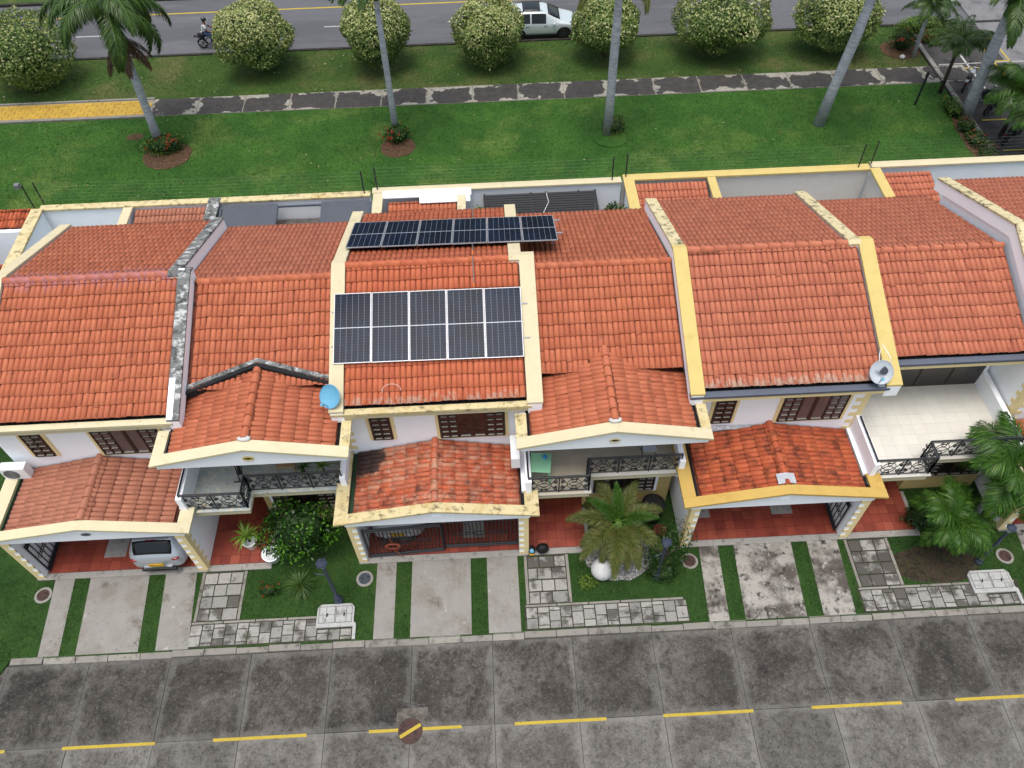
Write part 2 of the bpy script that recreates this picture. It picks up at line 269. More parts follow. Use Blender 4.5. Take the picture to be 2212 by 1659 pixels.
# ------------------------------------------------------------------ mesh helpers
class MB:
    def __init__(s): s.v = []; s.f = []; s.mi = []; s.cur = 0
    def add(s, vs, fs):
        b = len(s.v); s.v += [tuple(p) for p in vs]; s.f += [tuple(b+i for i in f) for f in fs]; s.mi += [s.cur]*len(fs); return s
    def box(s, x0, x1, y0, y1, z0, z1):
        return s.add([(x0, y0, z0), (x1, y0, z0), (x1, y1, z0), (x0, y1, z0), (x0, y0, z1), (x1, y0, z1), (x1, y1, z1), (x0, y1, z1)],
                     [(0, 3, 2, 1), (4, 5, 6, 7), (0, 1, 5, 4), (1, 2, 6, 5), (2, 3, 7, 6), (3, 0, 4, 7)])
    def prism(s, poly, vec):                        # planar polygon extruded along vec
        n = len(poly); vec = Vector(vec); a = [Vector(p) for p in poly]
        nrm = Vector((0, 0, 0))
        for i in range(n): nrm += a[i].cross(a[(i+1) % n])
        if nrm.dot(vec) > 0: a.reverse()
        vs = a+[p+vec for p in a]
        return s.add(vs, [tuple(range(n)), tuple(range(2*n-1, n-1, -1))]+[((i+1) % n, i, i+n, (i+1) % n+n) for i in range(n)])
    def py(s, poly_xz, y0, y1): return s.prism([(x, y0, z) for x, z in poly_xz], (0, y1-y0, 0))
    def px(s, poly_yz, x0, x1): return s.prism([(x0, y, z) for y, z in poly_yz], (x1-x0, 0, 0))
    def pz(s, poly_xy, z0, z1): return s.prism([(x, y, z0) for x, y in poly_xy], (0, 0, z1-z0))
    def tube(s, pts, r, n=6, closed=False, r1=None):
        pts = [Vector(p) for p in pts]; m = len(pts); rings = []; up = None
        for i, p in enumerate(pts):
            if closed: t = pts[(i+1) % m]-pts[i-1]
            else: t = pts[min(i+1, m-1)]-pts[max(i-1, 0)]
            t = t.normalized() if t.length > 1e-9 else Vector((0, 0, 1))
            if up is None or abs(up.dot(t)) > .98: up = Vector((0, 0, 1)) if abs(t.z) < .9 else Vector((1, 0, 0))
            a = (up-t*up.dot(t)).normalized(); b = t.cross(a); up = a
            rr = r if r1 is None else r+(r1-r)*i/max(1, m-1)
            if isinstance(r, (list, tuple)): rr = r[i]
            rings.append([p+(a*math.cos(2*math.pi*k/n)+b*math.sin(2*math.pi*k/n))*rr for k in range(n)])
        vs = [p for g in rings for p in g]; fs = []
        for i in range(m if closed else m-1):
            j = (i+1) % m
            for k in range(n): fs.append((i*n+k, i*n+(k+1) % n, j*n+(k+1) % n, j*n+k))
        if not closed: fs += [tuple(range(n-1, -1, -1)), tuple((m-1)*n+k for k in range(n))]
        return s.add(vs, fs)
    def lathe(s, prof, n=16, c=(0, 0, 0), axis='z'):
        vs = []; fs = []; m = len(prof)
        for r, z in prof:
            for k in range(n):
                a = 2*math.pi*k/n; p = (r*math.cos(a), r*math.sin(a), z)
                if axis == 'x': p = (p[2], p[0], p[1])
                if axis == 'y': p = (p[1], p[2], p[0])
                vs.append((c[0]+p[0], c[1]+p[1], c[2]+p[2]))
        for i in range(m-1):
            for k in range(n): fs.append((i*n+k, i*n+(k+1) % n, (i+1)*n+(k+1) % n, (i+1)*n+k))
        fs += [tuple(range(n-1, -1, -1)), tuple((m-1)*n+k for k in range(n))]
        return s.add(vs, fs)
    def ball(s, c, r, nu=14, nv=9, wob=0):
        rx, ry, rz = r if isinstance(r, (tuple, list)) else (r, r, r); vs = []; fs = []
        for j in range(nv+1):
            th = math.pi*j/nv
            for i in range(nu):
                a = 2*math.pi*i/nu; k = 1+wob*(random.random()-.5)
                vs.append((c[0]+rx*k*math.sin(th)*math.cos(a), c[1]+ry*k*math.sin(th)*math.sin(a), c[2]+rz*k*math.cos(th)))
        for j in range(nv):
            for i in range(nu): fs.append((j*nu+i, (j+1)*nu+i, (j+1)*nu+(i+1) % nu, j*nu+(i+1) % nu))
        return s.add(vs, fs)
    def build(s, name, mats, parent=None, local=False, smooth=False, bevel=0, sub=0, mesh_only=False):
        me = bpy.data.meshes.new(name); me.from_pydata(s.v, [], s.f)
        for m in ([mats] if isinstance(mats, str) else mats): me.materials.append(MATS[m])
        if any(s.mi): me.polygons.foreach_set('material_index', s.mi)
        if smooth: me.polygons.foreach_set('use_smooth', [True]*len(me.polygons))
        me.update()
        if mesh_only: return me
        return put(name, me, parent, local, bevel=bevel, sub=sub)
def put(name, me, parent=None, local=False, mat=None, bevel=0, sub=0):
    o = bpy.data.objects.new(name, me); COL.objects.link(o)
    if parent is not None:
        o.parent = parent
        if not local and parent.parent is None: o.matrix_parent_inverse = parent.matrix_basis.inverted()
    if mat is not None: o.matrix_basis = mat
    if bevel:
        b = o.modifiers.new('bevel', 'BEVEL'); b.width = bevel; b.segments = 2; b.limit_method = 'ANGLE'
    if sub:
        b = o.modifiers.new('sub', 'SUBSURF'); b.levels = sub; b.render_levels = sub
    return o
def tag(o, label, cat, group=None):
    o['label'] = label; o['category'] = cat
    if group: o['group'] = group
    return o
def thing(name, label, cat, loc=(0, 0, 0), rz=0, group=None):
    o = bpy.data.objects.new(name, None); COL.objects.link(o); o.location = loc; o.rotation_euler = (0, 0, rz)
    o.matrix_basis = Matrix.Translation(loc) @ Matrix.Rotation(rz, 4, 'Z'); o.empty_display_size = .3
    return tag(o, label, cat, group)
def struct(o): o['kind'] = 'structure'; return o
def copy_tree(o, loc, rz=0, scale=1, label=None):
    r = o.copy(); COL.objects.link(r); r.matrix_basis = Matrix.Translation(loc) @ Matrix.Rotation(rz, 4, 'Z') @ Matrix.Scale(scale, 4)
    if label: r['label'] = label
    def rec(a, b):
        for ch in [c for c in a.children]:
            c = ch.copy(); COL.objects.link(c); c.parent = b; rec(ch, c)
    rec(o, r); return r
def field_mesh(name, mats, pos, axes, shape_v, shape_f, mi=None):
    """many copies of one small shape in ONE mesh (numpy). pos (n,3), axes (n,3,3) columns = local axes (scaled)"""
    n = len(pos); sv = np.asarray(shape_v, float); k = len(sv)
    v = np.einsum('nij,kj->nki', axes, sv)+pos[:, None, :]
    f = np.asarray(shape_f, int); ff = (f[None]+(np.arange(n)*k)[:, None, None]).reshape(-1, f.shape[1])
    me = bpy.data.meshes.new(name); v = v.reshape(-1, 3); me.vertices.add(len(v)); me.vertices.foreach_set('co', v.ravel())
    c = f.shape[1]; me.loops.add(ff.size); me.loops.foreach_set('vertex_index', ff.ravel()); me.polygons.add(len(ff))
    me.polygons.foreach_set('loop_start', np.arange(0, ff.size, c))
    for m in ([mats] if isinstance(mats, str) else mats): me.materials.append(MATS[m])
    if mi is not None: me.polygons.foreach_set('material_index', np.repeat(mi, len(f)).astype(np.int32))
    me.update(calc_edges=True); me.validate(); return me
LEAF_V = [(0, 0, 0), (.5, .45, .06), (0, 1, -.05), (-.5, .45, .06)]; LEAF_F = [(0, 1, 2, 3)]
def rand_axes(nrm, wid, length, flat=.5):
    """leaf frames: z roughly along nrm, y a random direction; returns (n,3,3)"""
    n = len(nrm); z = nrm+np.random.normal(0, flat, (n, 3)); z /= np.linalg.norm(z, axis=1)[:, None]
    y = np.random.normal(0, 1, (n, 3)); y -= (y*z).sum(1)[:, None]*z; y /= np.linalg.norm(y, axis=1)[:, None]
    x = np.cross(y, z); L = length*np.random.uniform(.7, 1.3, n); W = wid*np.random.uniform(.7, 1.3, n)
    return np.stack([x*W[:, None], y*L[:, None], z*L[:, None]], 2)

# ------------------------------------------------------------------ ground, roads, pavements
g = struct(MB().add([(-600, -500, -.16), (600, -500, -.16), (600, 900, -.16), (-600, 900, -.16)], [(0, 1, 2, 3)]).build('ground', 'verge_grass'))
lawn = struct(MB().add([(-60, 18.6, 0), (25.55, 18.6, 0), (25.55, 29.72, 0), (-60, 29.72, 0)], [(0, 1, 2, 3)]).build('lawn', 'lawn_grass'))
verge = struct(MB().add([(-60, 31.38, 0), (25.55, 31.38, 0), (25.55, 35.82, 0), (-60, 35.82, 0)], [(0, 1, 2, 3)]).build('grass_verge', 'verge_grass'))
# near street: concrete slabs
road = struct(MB().add([(-40, -12, -.02), (60, -12, -.02), (60, .06, -.02), (-40, .06, -.02)], [(0, 1, 2, 3)]).build('road', 'joint_dirt'))
me_a = MB().box(-1.242, 1.242, -1.235, 1.235, -.012, 0).build('road_slab', 'road_concrete_dark', mesh_only=True)
me_b = MB().box(-1.242, 1.242, -1.38, 1.38, -.012, 0).build('road_slab', 'road_concrete_pale', mesh_only=True)
for i in range(-8, 9):
    for me, y in ((me_a, -1.235+random.uniform(-.006, .006)), (me_b, -3.865), (me_b, -6.64)):
        o = put('road_slab', me, road, mat=Matrix.Translation((2.5*i+1.25, y, random.uniform(-.004, .004))) @ Matrix.Rotation(random.uniform(-.003, .003), 4, 'Z'))
for i, xx in enumerate(((-12.63, -9.94), (-8.25, -5.52), (-3.7, -.97), (.58, 3.29), (4.97, 7.64), (9.37, 12.06), (13.66, 16.4), (-17, -14.3), (18, 20.7))):
    put('road_marking', MB().box(xx[0], xx[1], -2.55, -2.46, .0062, .0082).build('road_marking', 'road_paint_yellow', mesh_only=True), road)
# kerb stones
kerb = struct(MB().box(-40, 40, .05, .20, -.1, -.03).build('kerb', 'joint_dirt'))
me_k = MB().box(-.49, .49, -.10, .10, -.1, .09).build('kerb_stone', 'kerb_concrete', mesh_only=True)
me_k2 = MB().px([(-.1, -.1), (-.1, .0), (.1, .085), (.1, -.1)], -.49, .49).build('kerb_stone', 'kerb_concrete', mesh_only=True)
UX = [-15.0, -4.35, 6.4, 17.15]
for i in range(-17, 22):
    x = i+.52; low = any(u+.6 < x < u+5.5 for u in UX)
    if x < -15.2: continue
    put('kerb_stone', me_k2 if low else me_k, kerb, mat=Matrix.Translation((x, .11+random.uniform(-.008, .008), random.uniform(-.008, .008))) @ Matrix.Rotation(random.uniform(-.01, .01), 4, 'Z'))
yard = struct(MB().box(-40, 40, .18, 18.4, -.15, .085).build('front_lawn', 'yard_grass'))
struct(MB().pz([(-40, -.6), (-15.2, -.25), (-15.0, .18), (-40, .18)], -.1, .06).build('lawn_corner', 'yard_grass'))
# back pavement: stained concrete slabs, yellow pavers at the left
path = struct(MB().box(-60, 25.5, 29.74, 31.36, -.1, .015).build('pavement', 'path_joint'))
me_p = MB().box(-1.215, 1.215, -.785, .785, 0, .022).build('pavement_slab', 'path_concrete_stained', mesh_only=True)
x = -17.6
while x < 25:
    put('pavement_slab', me_p, path, mat=Matrix.Translation((x+1.25, 30.55, random.uniform(.01, .02))) @ Matrix.Rotation(random.uniform(-.006, .006), 4, 'Z')); x += 2.5
me_y = MB().box(-.245, .245, -.135, .135, 0, .02).build('paver', 'yellow_paver', mesh_only=True)
for j in range(5):
    for i in range(21):
        x = -17.9-.51*i+(j % 2)*.25
        put('paver', me_y, path, mat=Matrix.Translation((x-.26, 30.0+.277*j, .022+random.uniform(-.003, .003))) @ Matrix.Rotation(random.uniform(-.01, .01), 4, 'Z'))
MBk = MB().box(-60, -17.65, 29.6, 29.8, -.05, .1); MBk.box(-60, -17.65, 31.34, 31.46, -.05, .08)
struct(MBk.build('pavement_edging', 'kerb_concrete'))
# far road
far = struct(MB().box(-90, 90, 36.0, 42.8, -.3, -.06).build('far_road', 'asphalt'))
fk = struct(MB().box(-90, 90, 35.84, 36.02, -.2, .05).build('far_kerb', 'joint_dirt'))
struct(MB().box(-90, 90, 42.8, 43.0, -.2, .08).build('median_kerb', 'joint_dirt')); struct(MB().box(-90, 90, 43.0, 60, -.2, .06).build('median_grass', 'verge_grass'))
put('road_marking', MB().box(-90, 90, 41.0, 41.14, -.056, -.054).build('road_marking', 'road_paint_yellow', mesh_only=True), far)
for i in range(-8, 9):
    put('road_marking', MB().box(-16.6+i*7.55, -13.9+i*7.55, 38.62, 38.72, -.056, -.054).build('road_marking', 'road_paint_white', mesh_only=True), far)
# car park on the right
park = struct(MB().box(25.9, 60, 18, 36.0, -.2, .005).build('car_park', 'asphalt_dark'))
pk = struct(MB().box(25.56, 25.88, 18, 34.0, -.1, .06).build('car_park_kerb', 'joint_dirt'))
me_pk = MB().box(-.12, .12, -.48, .48, -.1, .12).build('kerb_stone', 'kerb_concrete', mesh_only=True)
for i in range(16): put('kerb_stone', me_pk, pk, mat=Matrix.Translation((25.72, 18.5+i, random.uniform(-.01, .01))))
struct(MB().box(29.9, 60, 18, 40, -.2, .01).build('car_park_lane', 'yard_concrete'))
def mark(x0, x1, y0, y1, m='road_paint_yellow'): put('road_marking', MB().box(x0, x1, y0, y1, .0145, .0165).build('road_marking', m, mesh_only=True), park)
for y in (31.02, 26.1, 23.5): mark(26.3, 28.9, y-.05, y+.05)
mark(29.2, 29.3, 29.5, 34.6); mark(30.1, 30.2, 29.5, 34.6)
for y in (30.4, 31.6, 32.8, 34.0): mark(29.3, 30.1, y-.05, y+.05)
mark(27.62, 27.74, 28.4, 33.4, 'road_paint_white'); mark(26.1, 33, 31.45, 31.52, 'road_paint_white')

# ------------------------------------------------------------------ roof tiles
def tile_shape(w=.170, L=.46, h=.062, seg=5):
    def arc(wd, ht, y, zo): return [(-wd/2*math.cos(math.pi*k/seg), y, zo+ht*math.sin(math.pi*k/seg)) for k in range(seg+1)]
    v = arc(w, h, 0, .035)+arc(w*.88, h*.84, L, 0)+arc(w*.92, h*.80, .0, .035); n = seg+1
    f = [(k, k+1, n+k+1, n+k) for k in range(seg)]+[(k+1, k, 2*n+k, 2*n+k+1) for k in range(seg)]
    return v, f
TV, TF = tile_shape(); TILE_MESH = {}
def tile_mesh(m):
    if m not in TILE_MESH:
        b = MB(); b.add(TV, TF); TILE_MESH[m] = b.build('roof_tile', m, mesh_only=True)
        TILE_MESH[m].polygons.foreach_set('use_smooth', [i < 5 for i in range(len(TF))])
    return TILE_MESH[m]
def slope_tiles(o, u, up, width, length, du=.168, dv=.40, skip=None, ragged=.02, first=0.):
    """o = lower corner (start of u); u along the eave, up = upslope (unit vectors)"""
    o = Vector(o); u = Vector(u).normalized(); up = Vector(up).normalized(); n = u.cross(up); res = []
    nu = max(1, round(width/du)); su = width/nu; nv = max(1, math.ceil(length/dv-.3)); wave = [0]*nu; wv = 0
    for i in range(nu): wv = wv*.8+random.uniform(-1, 1)*ragged*.5; wave[i] = wv
    for j in range(nv):
        sh = random.uniform(-.012, .012)
        for i in range(nu):
            v = j*dv+wave[i]+random.uniform(-ragged, ragged)*.35+first+sh
            if random.random() < .03: v -= random.uniform(.02, .07)*(j > 0)
            p = o+u*((i+.5)*su+random.uniform(-.005, .005))+up*v
            if skip and skip(p+up*.2): continue
            ln = min(1., (length-v)/.46)
            if ln < .25: continue
            a = random.gauss(0, .014); uu = u*math.cos(a)+up*math.sin(a); vv = up*math.cos(a)-u*math.sin(a)
            t = random.gauss(0, .010); vv = (vv+n*t).normalized(); nn = uu.cross(vv)
            s = su/.164
            m = Matrix(((uu.x*s, vv.x*ln, nn.x, p.x), (uu.y*s, vv.y*ln, nn.y, p.y), (uu.z*s, vv.z*ln, nn.z, p.z), (0, 0, 0, 1)))
            res.append(m)
    return res
def ridge_tiles(p0, p1, mat, parent, L=.46, w=.24, h=.13, n=None):
    p0 = Vector(p0); p1 = Vector(p1); d = p1-p0; n = n or max(1, round(d.length/(L*.9))); step = d.length/n; d.normalize()
    side = d.cross(Vector((0, 0, 1))).normalized(); upv = side.cross(d)
    b = MB(); seg = 6
    def arc(wd, ht, y, zo): return [(-wd/2*math.cos(math.pi*k/seg), y, zo+ht*math.sin(math.pi*k/seg)) for k in range(seg+1)]
    k = seg+1; b.add(arc(w*1.06, h*1.08, 0, .02)+arc(w*.86, h*.86, step*1.04, 0)+arc(w*.9, h*.9, 0, .02), [(i, i+1, k+i+1, k+i) for i in range(seg)]+[(i+1, i, 2*k+i, 2*k+i+1) for i in range(seg)])
    me = b.build('ridge_tile', mat, mesh_only=True); me.polygons.foreach_set('use_smooth', [i < seg for i in range(2*seg)])
    for i in range(n):
        p = p0+d*(i*step); a = random.gauss(0, .012); dd = (d+side*a).normalized(); ss = dd.cross(upv).normalized()
        put('ridge_tile', me, parent, mat=Matrix(((ss.x, dd.x, upv.x, p.x), (ss.y, dd.y, upv.y, p.y), (ss.z, dd.z, upv.z, p.z), (0, 0, 0, 1))))
TW = {}
class Tiles:
    """collects all tiles of one house; the 300 nearest the viewer become objects, the rest one mesh per roof"""
    def __init__(s): s.all = []
    def add(s, mats, mat, roof): s.all += [((m.translation-CAM).length, m, mat, roof) for m in mats]
    def finish(s, limit=300):
        s.all.sort(key=lambda t: t[0]); rest = {}
        for k, (d, m, mat, roof) in enumerate(s.all):
            if k < limit: put('roof_tile', tile_mesh(mat), roof, mat=m)
            else: rest.setdefault((roof.name, mat), (roof, []))[1].append(m)
        for (rn, mat), (roof, ms) in rest.items():
            pos = np.array([m.translation[:] for m in ms]); ax = np.array([[r[:3] for r in m.to_3x3()] for m in ms])
            me = field_mesh('roof_tiles', mat, pos, ax, TV, TF)
            me.polygons.foreach_set('use_smooth', np.tile([i < 5 for i in range(len(TF))], len(ms)))
            o = put('roof_tiles', me, roof); o['kind'] = 'stuff'

# ------------------------------------------------------------------ ironwork
def scroll(c, r, a0, turns, s=1, n=16): return [(c[0]+r*(1-.72*t/n)*math.cos(a0+s*turns*2*math.pi*t/n), c[1]+r*(1-.72*t/n)*math.sin(a0+s*turns*2*math.pi*t/n)) for t in range(n+1)]
def circ(c, rx, ry, n=18): return [(c[0]+rx*math.cos(2*math.pi*k/n), c[1]+ry*math.sin(2*math.pi*k/n)) for k in range(n)]
def s_curve(x0, z0, x1, z1, n=12):
    return [(x0+(x1-x0)*t/n, z0+(z1-z0)*(.5-.5*math.cos(math.pi*t/n))) for t in range(n+1)]
def rail_panel(mb, A, B, z0, z1, r=.0125):
    """ornamental panel between ground points A and B"""
    A = Vector((*A, 0)); B = Vector((*B, 0)); d = B-A; L = d.length; d.normalize(); H = z1-z0
    P = lambda pts: [A+d*p[0]+Vector((0, 0, z0+p[1])) for p in pts]
    T = lambda pts, c=False, rr=r: mb.tube(P(pts), rr, 5, c)
    cx, cz = L/2, H/2
    T(circ((cx, cz), H*.30, H*.38), True); T(circ((cx, cz), H*.20, H*.13), True)
    for s in (-1, 1):
        T(circ((cx, cz+s*H*.26), H*.10, H*.09, 12), True); T([(cx+s*H*.2, cz), (cx+s*H*.3, cz)])
    for sx in (-1, 1):
        for sz in (-1, 1):
            ex = cx+sx*(L/2-.06)
            T(s_curve(cx+sx*H*.30, cz+sz*H*.08, ex-sx*.06, cz+sz*H*.36)); T(scroll((ex-sx*H*.10, cz+sz*H*.26), H*.12, sz*math.pi/2, 1.25, -sx*sz))
            T(scroll((cx+sx*(H*.30+.13), cz+sz*H*.18), H*.10, -sz*math.pi/2, 1.2, sx*sz))
        T(scroll((cx+sx*.10, H-.05), .055, math.pi/2, .9, sx)); T(scroll((cx+sx*.10, .05), .055, -math.pi/2, .9, -sx))
        T(scroll((cx+sx*(L/2-.10), H-.05), .05, math.pi/2, .9, -sx)); T(scroll((cx+sx*(L/2-.10), .05), .05, -math.pi/2, .9, sx))
def railing(parent, pts, z0, z1):
    """balcony railing along ground polyline"""
    root = None; mb = MB()
    for a, b in zip(pts[:-1], pts[1:]):
        mb.tube([(*a, z1), (*b, z1)], .03, 6)
    root = mb.build('railing', 'wrought_iron', parent)
    for a, b in zip(pts[:-1], pts[1:]):
        A = Vector(a); B = Vector(b); L = (B-A).length; n = max(1, round(L/1.1)); d = (B-A)/n
        MB().tube([(*a, z0+.07), (*b, z0+.07)], .018, 5).build('bottom_rail', 'wrought_iron', root)
        MB().tube([(*a, z1-.09), (*b, z1-.09)], .014, 5).build('middle_rail', 'wrought_iron', root)
        for i in range(n):
            p0 = A+d*i; p1 = A+d*(i+1)
            MB().box(p0.x-.02, p0.x+.02, p0.y-.02, p0.y+.02, z0, z1).build('post', 'wrought_iron', root)
            q = MB(); rail_panel(q, (p0.x, p0.y), (p1.x, p1.y), z0+.07, z1-.09); q.build('scrollwork', 'wrought_iron', root)
        MB().box(b[0]-.02, b[0]+.02, b[1]-.02, b[1]+.02, z0, z1).build('post', 'wrought_iron', root)
    return root
def gate_leaf(name, label, A, B, z0, z1, bars=11):
    """garage gate leaf: frame, upright bars and a chain of rings"""
    A = Vector((*A, 0)); B = Vector((*B, 0)); d = B-A; L = d.length; d.normalize()
    t = thing(name, label, 'gate', ((A.x+B.x)/2, (A.y+B.y)/2, z0), group='garage gates')
    P = lambda x, z: A+d*x+Vector((0, 0, z))
    f = MB()
    for z in (z0+.04, z0+.16, z1-.16, z1-.04): f.tube([P(0, z), P(L, z)], .034, 5)
    for x in (0, L): f.tube([P(x, z0), P(x, z1)], .032, 5)
    f.build('frame', 'wrought_iron', t)
    me = None
    for i in range(1, bars):
        MB().tube([P(L*i/bars, z0+.16), P(L*i/bars, z1-.16)], .019, 5).build('bar', 'wrought_iron', t)
    zc = (z0+z1)/2-.05
    c = MB(); c.tube([P(*p) for p in circ((L/2, zc), .24, .15)], .014, 5, True); c.tube([P(*p) for p in circ((L/2, zc), .15, .09)], .012, 5, True)
    c.build('centre_ring', 'wrought_iron', t)
    for s in (-1, 1):
        for k in range(3):
            c = MB(); c.tube([P(*p) for p in circ((L/2+s*(.37+.19*k), zc), .115, .085)], .012, 5, True); c.build('ring', 'wrought_iron', t)
    c = MB()
    for k in range(int(L/.14)):
        c.tube([P(*p) for p in circ((.09+.14*k, z1-.10), .05, .045, 8)], .009, 4, True); c.tube([P(*p) for p in circ((.09+.14*k, z0+.10), .05, .045, 8)], .009, 4, True)
    c.build('border_rings', 'wrought_iron', t)
    return t

# ------------------------------------------------------------------ windows
def window(parent, x0, x1, z0, z1, y, kind='big', surround='quoin_paint'):
    """window set in the wall plane y (facing -Y)"""
    s = .13
    if kind == 'arch':
        zc = z1-.16; n = 8; top = lambda e: [((x0+x1)/2+((x1-x0)/2+e)*math.cos(math.pi*k/n), zc+(.16+e)*math.sin(math.pi*k/n)) for k in range(n+1)]
        outer = [(x0-s, z0-.05), (x1+s, z0-.05)]+top(s); inner = [(x0, z0), (x1, z0)]+top(0)
    else:
        outer = [(x0-s, z0-s*.8), (x1+s, z0-s*.8), (x1+s, z1+s*.6), (x0-s, z1+s*.6)]; inner = [(x0, z0), (x1, z0), (x1, z1), (x0, z1)]
    w = MB().py(outer, y-.05, y+.05).build('window', surround, parent)
    MB().py(inner, y-.054, y+.03).build('window_pane', 'window_glass_dark' if kind != 'curtain' else 'curtain_glass', w)
    f = MB(); e = .04
    for i in range(len(inner)):
        a, b = inner[i], inner[(i+1) % len(inner)]; f.tube([(a[0], y-.065, a[1]), (b[0], y-.065, b[1])], .035, 4)
    if kind == 'arch': cols = [(x0+x1)/2]; groups = [(x0, x1)]
    else:
        W = x1-x0; cols = [x0+W*.14, x0+W*.28, x0+W*.5, x1-W*.28, x1-W*.14]; groups = [(x0, x0+W*.28), (x1-W*.28, x1)]
    for c in cols: f.box(c-.022-(.03 if c == (x0+x1)/2 and kind != 'arch' else 0), c+.022+(.03 if c == (x0+x1)/2 and kind != 'arch' else 0), y-.085, y-.05, z0, z1-.05)
    f.build('window_frame', 'brown_joinery', w)
    nr = 5
    for (a, b) in groups:
        m = (a+b)/2
        for k in range(nr):
            zz = z0+.03+(z1-z0-.12)*k/nr
            mu = MB().box(a+.03, b-.03, y-.092, y-.052, zz-.022, zz+.022).build('muntin', 'brown_joinery', w)
            MB().box(a+.05, m-.04, y-.094, y-.055, zz+.0225, zz+.030).box(m+.04, b-.05, y-.094, y-.055, zz+.0225, zz+.030).build('muntin_glint', 'glint_white', w)  # pale strips: sky reflection on the muntin tops, painted as colour
    if kind != 'arch':
        MB().box(x0+.06+(x1-x0)*.28, (x0+x1)/2-.07, y-.09, y-.055, z0+.05, z0+.075).box((x0+x1)/2+.07, x1-.06-(x1-x0)*.28, y-.09, y-.055, z0+.05, z0+.075).build('muntin_glint', 'glint_white', w)  # same painted reflection along the bottom of the middle panes
        if kind == 'curtain': pass
    return w

# ------------------------------------------------------------------ houses
QV = {}
def quoins(parent, x0, x1, y, z0, z1, sx, side=None, long=.30, hh=.19):
    """quoin blocks on a front face y, between x0..x1 (short blocks keep to the sx side); side = x of the flank face for returns"""
    k = 0; z = z0
    while z < z1-.05:
        zt = min(z+hh, z1); full = k % 2 == 0
        if full: a, b = x0, x1
        elif sx < 0: a, b = x0, x0+(x1-x0)*.45
        else: a, b = x1-(x1-x0)*.45, x1
        m = MB(); m.box(a-(.008 if sx < 0 else 0), b+(.008 if sx > 0 else 0), y-.012, y+.02, z, zt-.004)
        if side is not None:
            l = long if full else long*.55
            if sx < 0: m.box(side-.012, side+.02, y-.004, y+l, z+.002, zt-.006)
            else: m.box(side-.02, side+.012, y-.004, y+l, z+.002, zt-.006)
        m.build('quoin', 'quoin_paint', parent); z = zt; k += 1
FT = {}
def floor_tiles(parent, x0, x1, y0, y1, z, size, mat, skip=None, gap=.012):
    nx = max(1, round((x1-x0)/size)); ny = max(1, round((y1-y0)/size)); sx = (x1-x0)/nx; sy = (y1-y0)/ny
    me = MB().box(-sx/2+gap/2, sx/2-gap/2, -sy/2+gap/2, sy/2-gap/2, -.01, 0).build('floor_tile', mat, mesh_only=True)
    for i in range(nx):
        for j in range(ny):
            p = (x0+(i+.5)*sx, y0+(j+.5)*sy, z+.004)
            if skip and skip(p): continue
            put('floor_tile', me, parent, mat=Matrix.Translation(p))
SL = .38; YR = 9.5; C_, S_ = 1/math.hypot(1, SL), SL/math.hypot(1, SL)
GS = .22
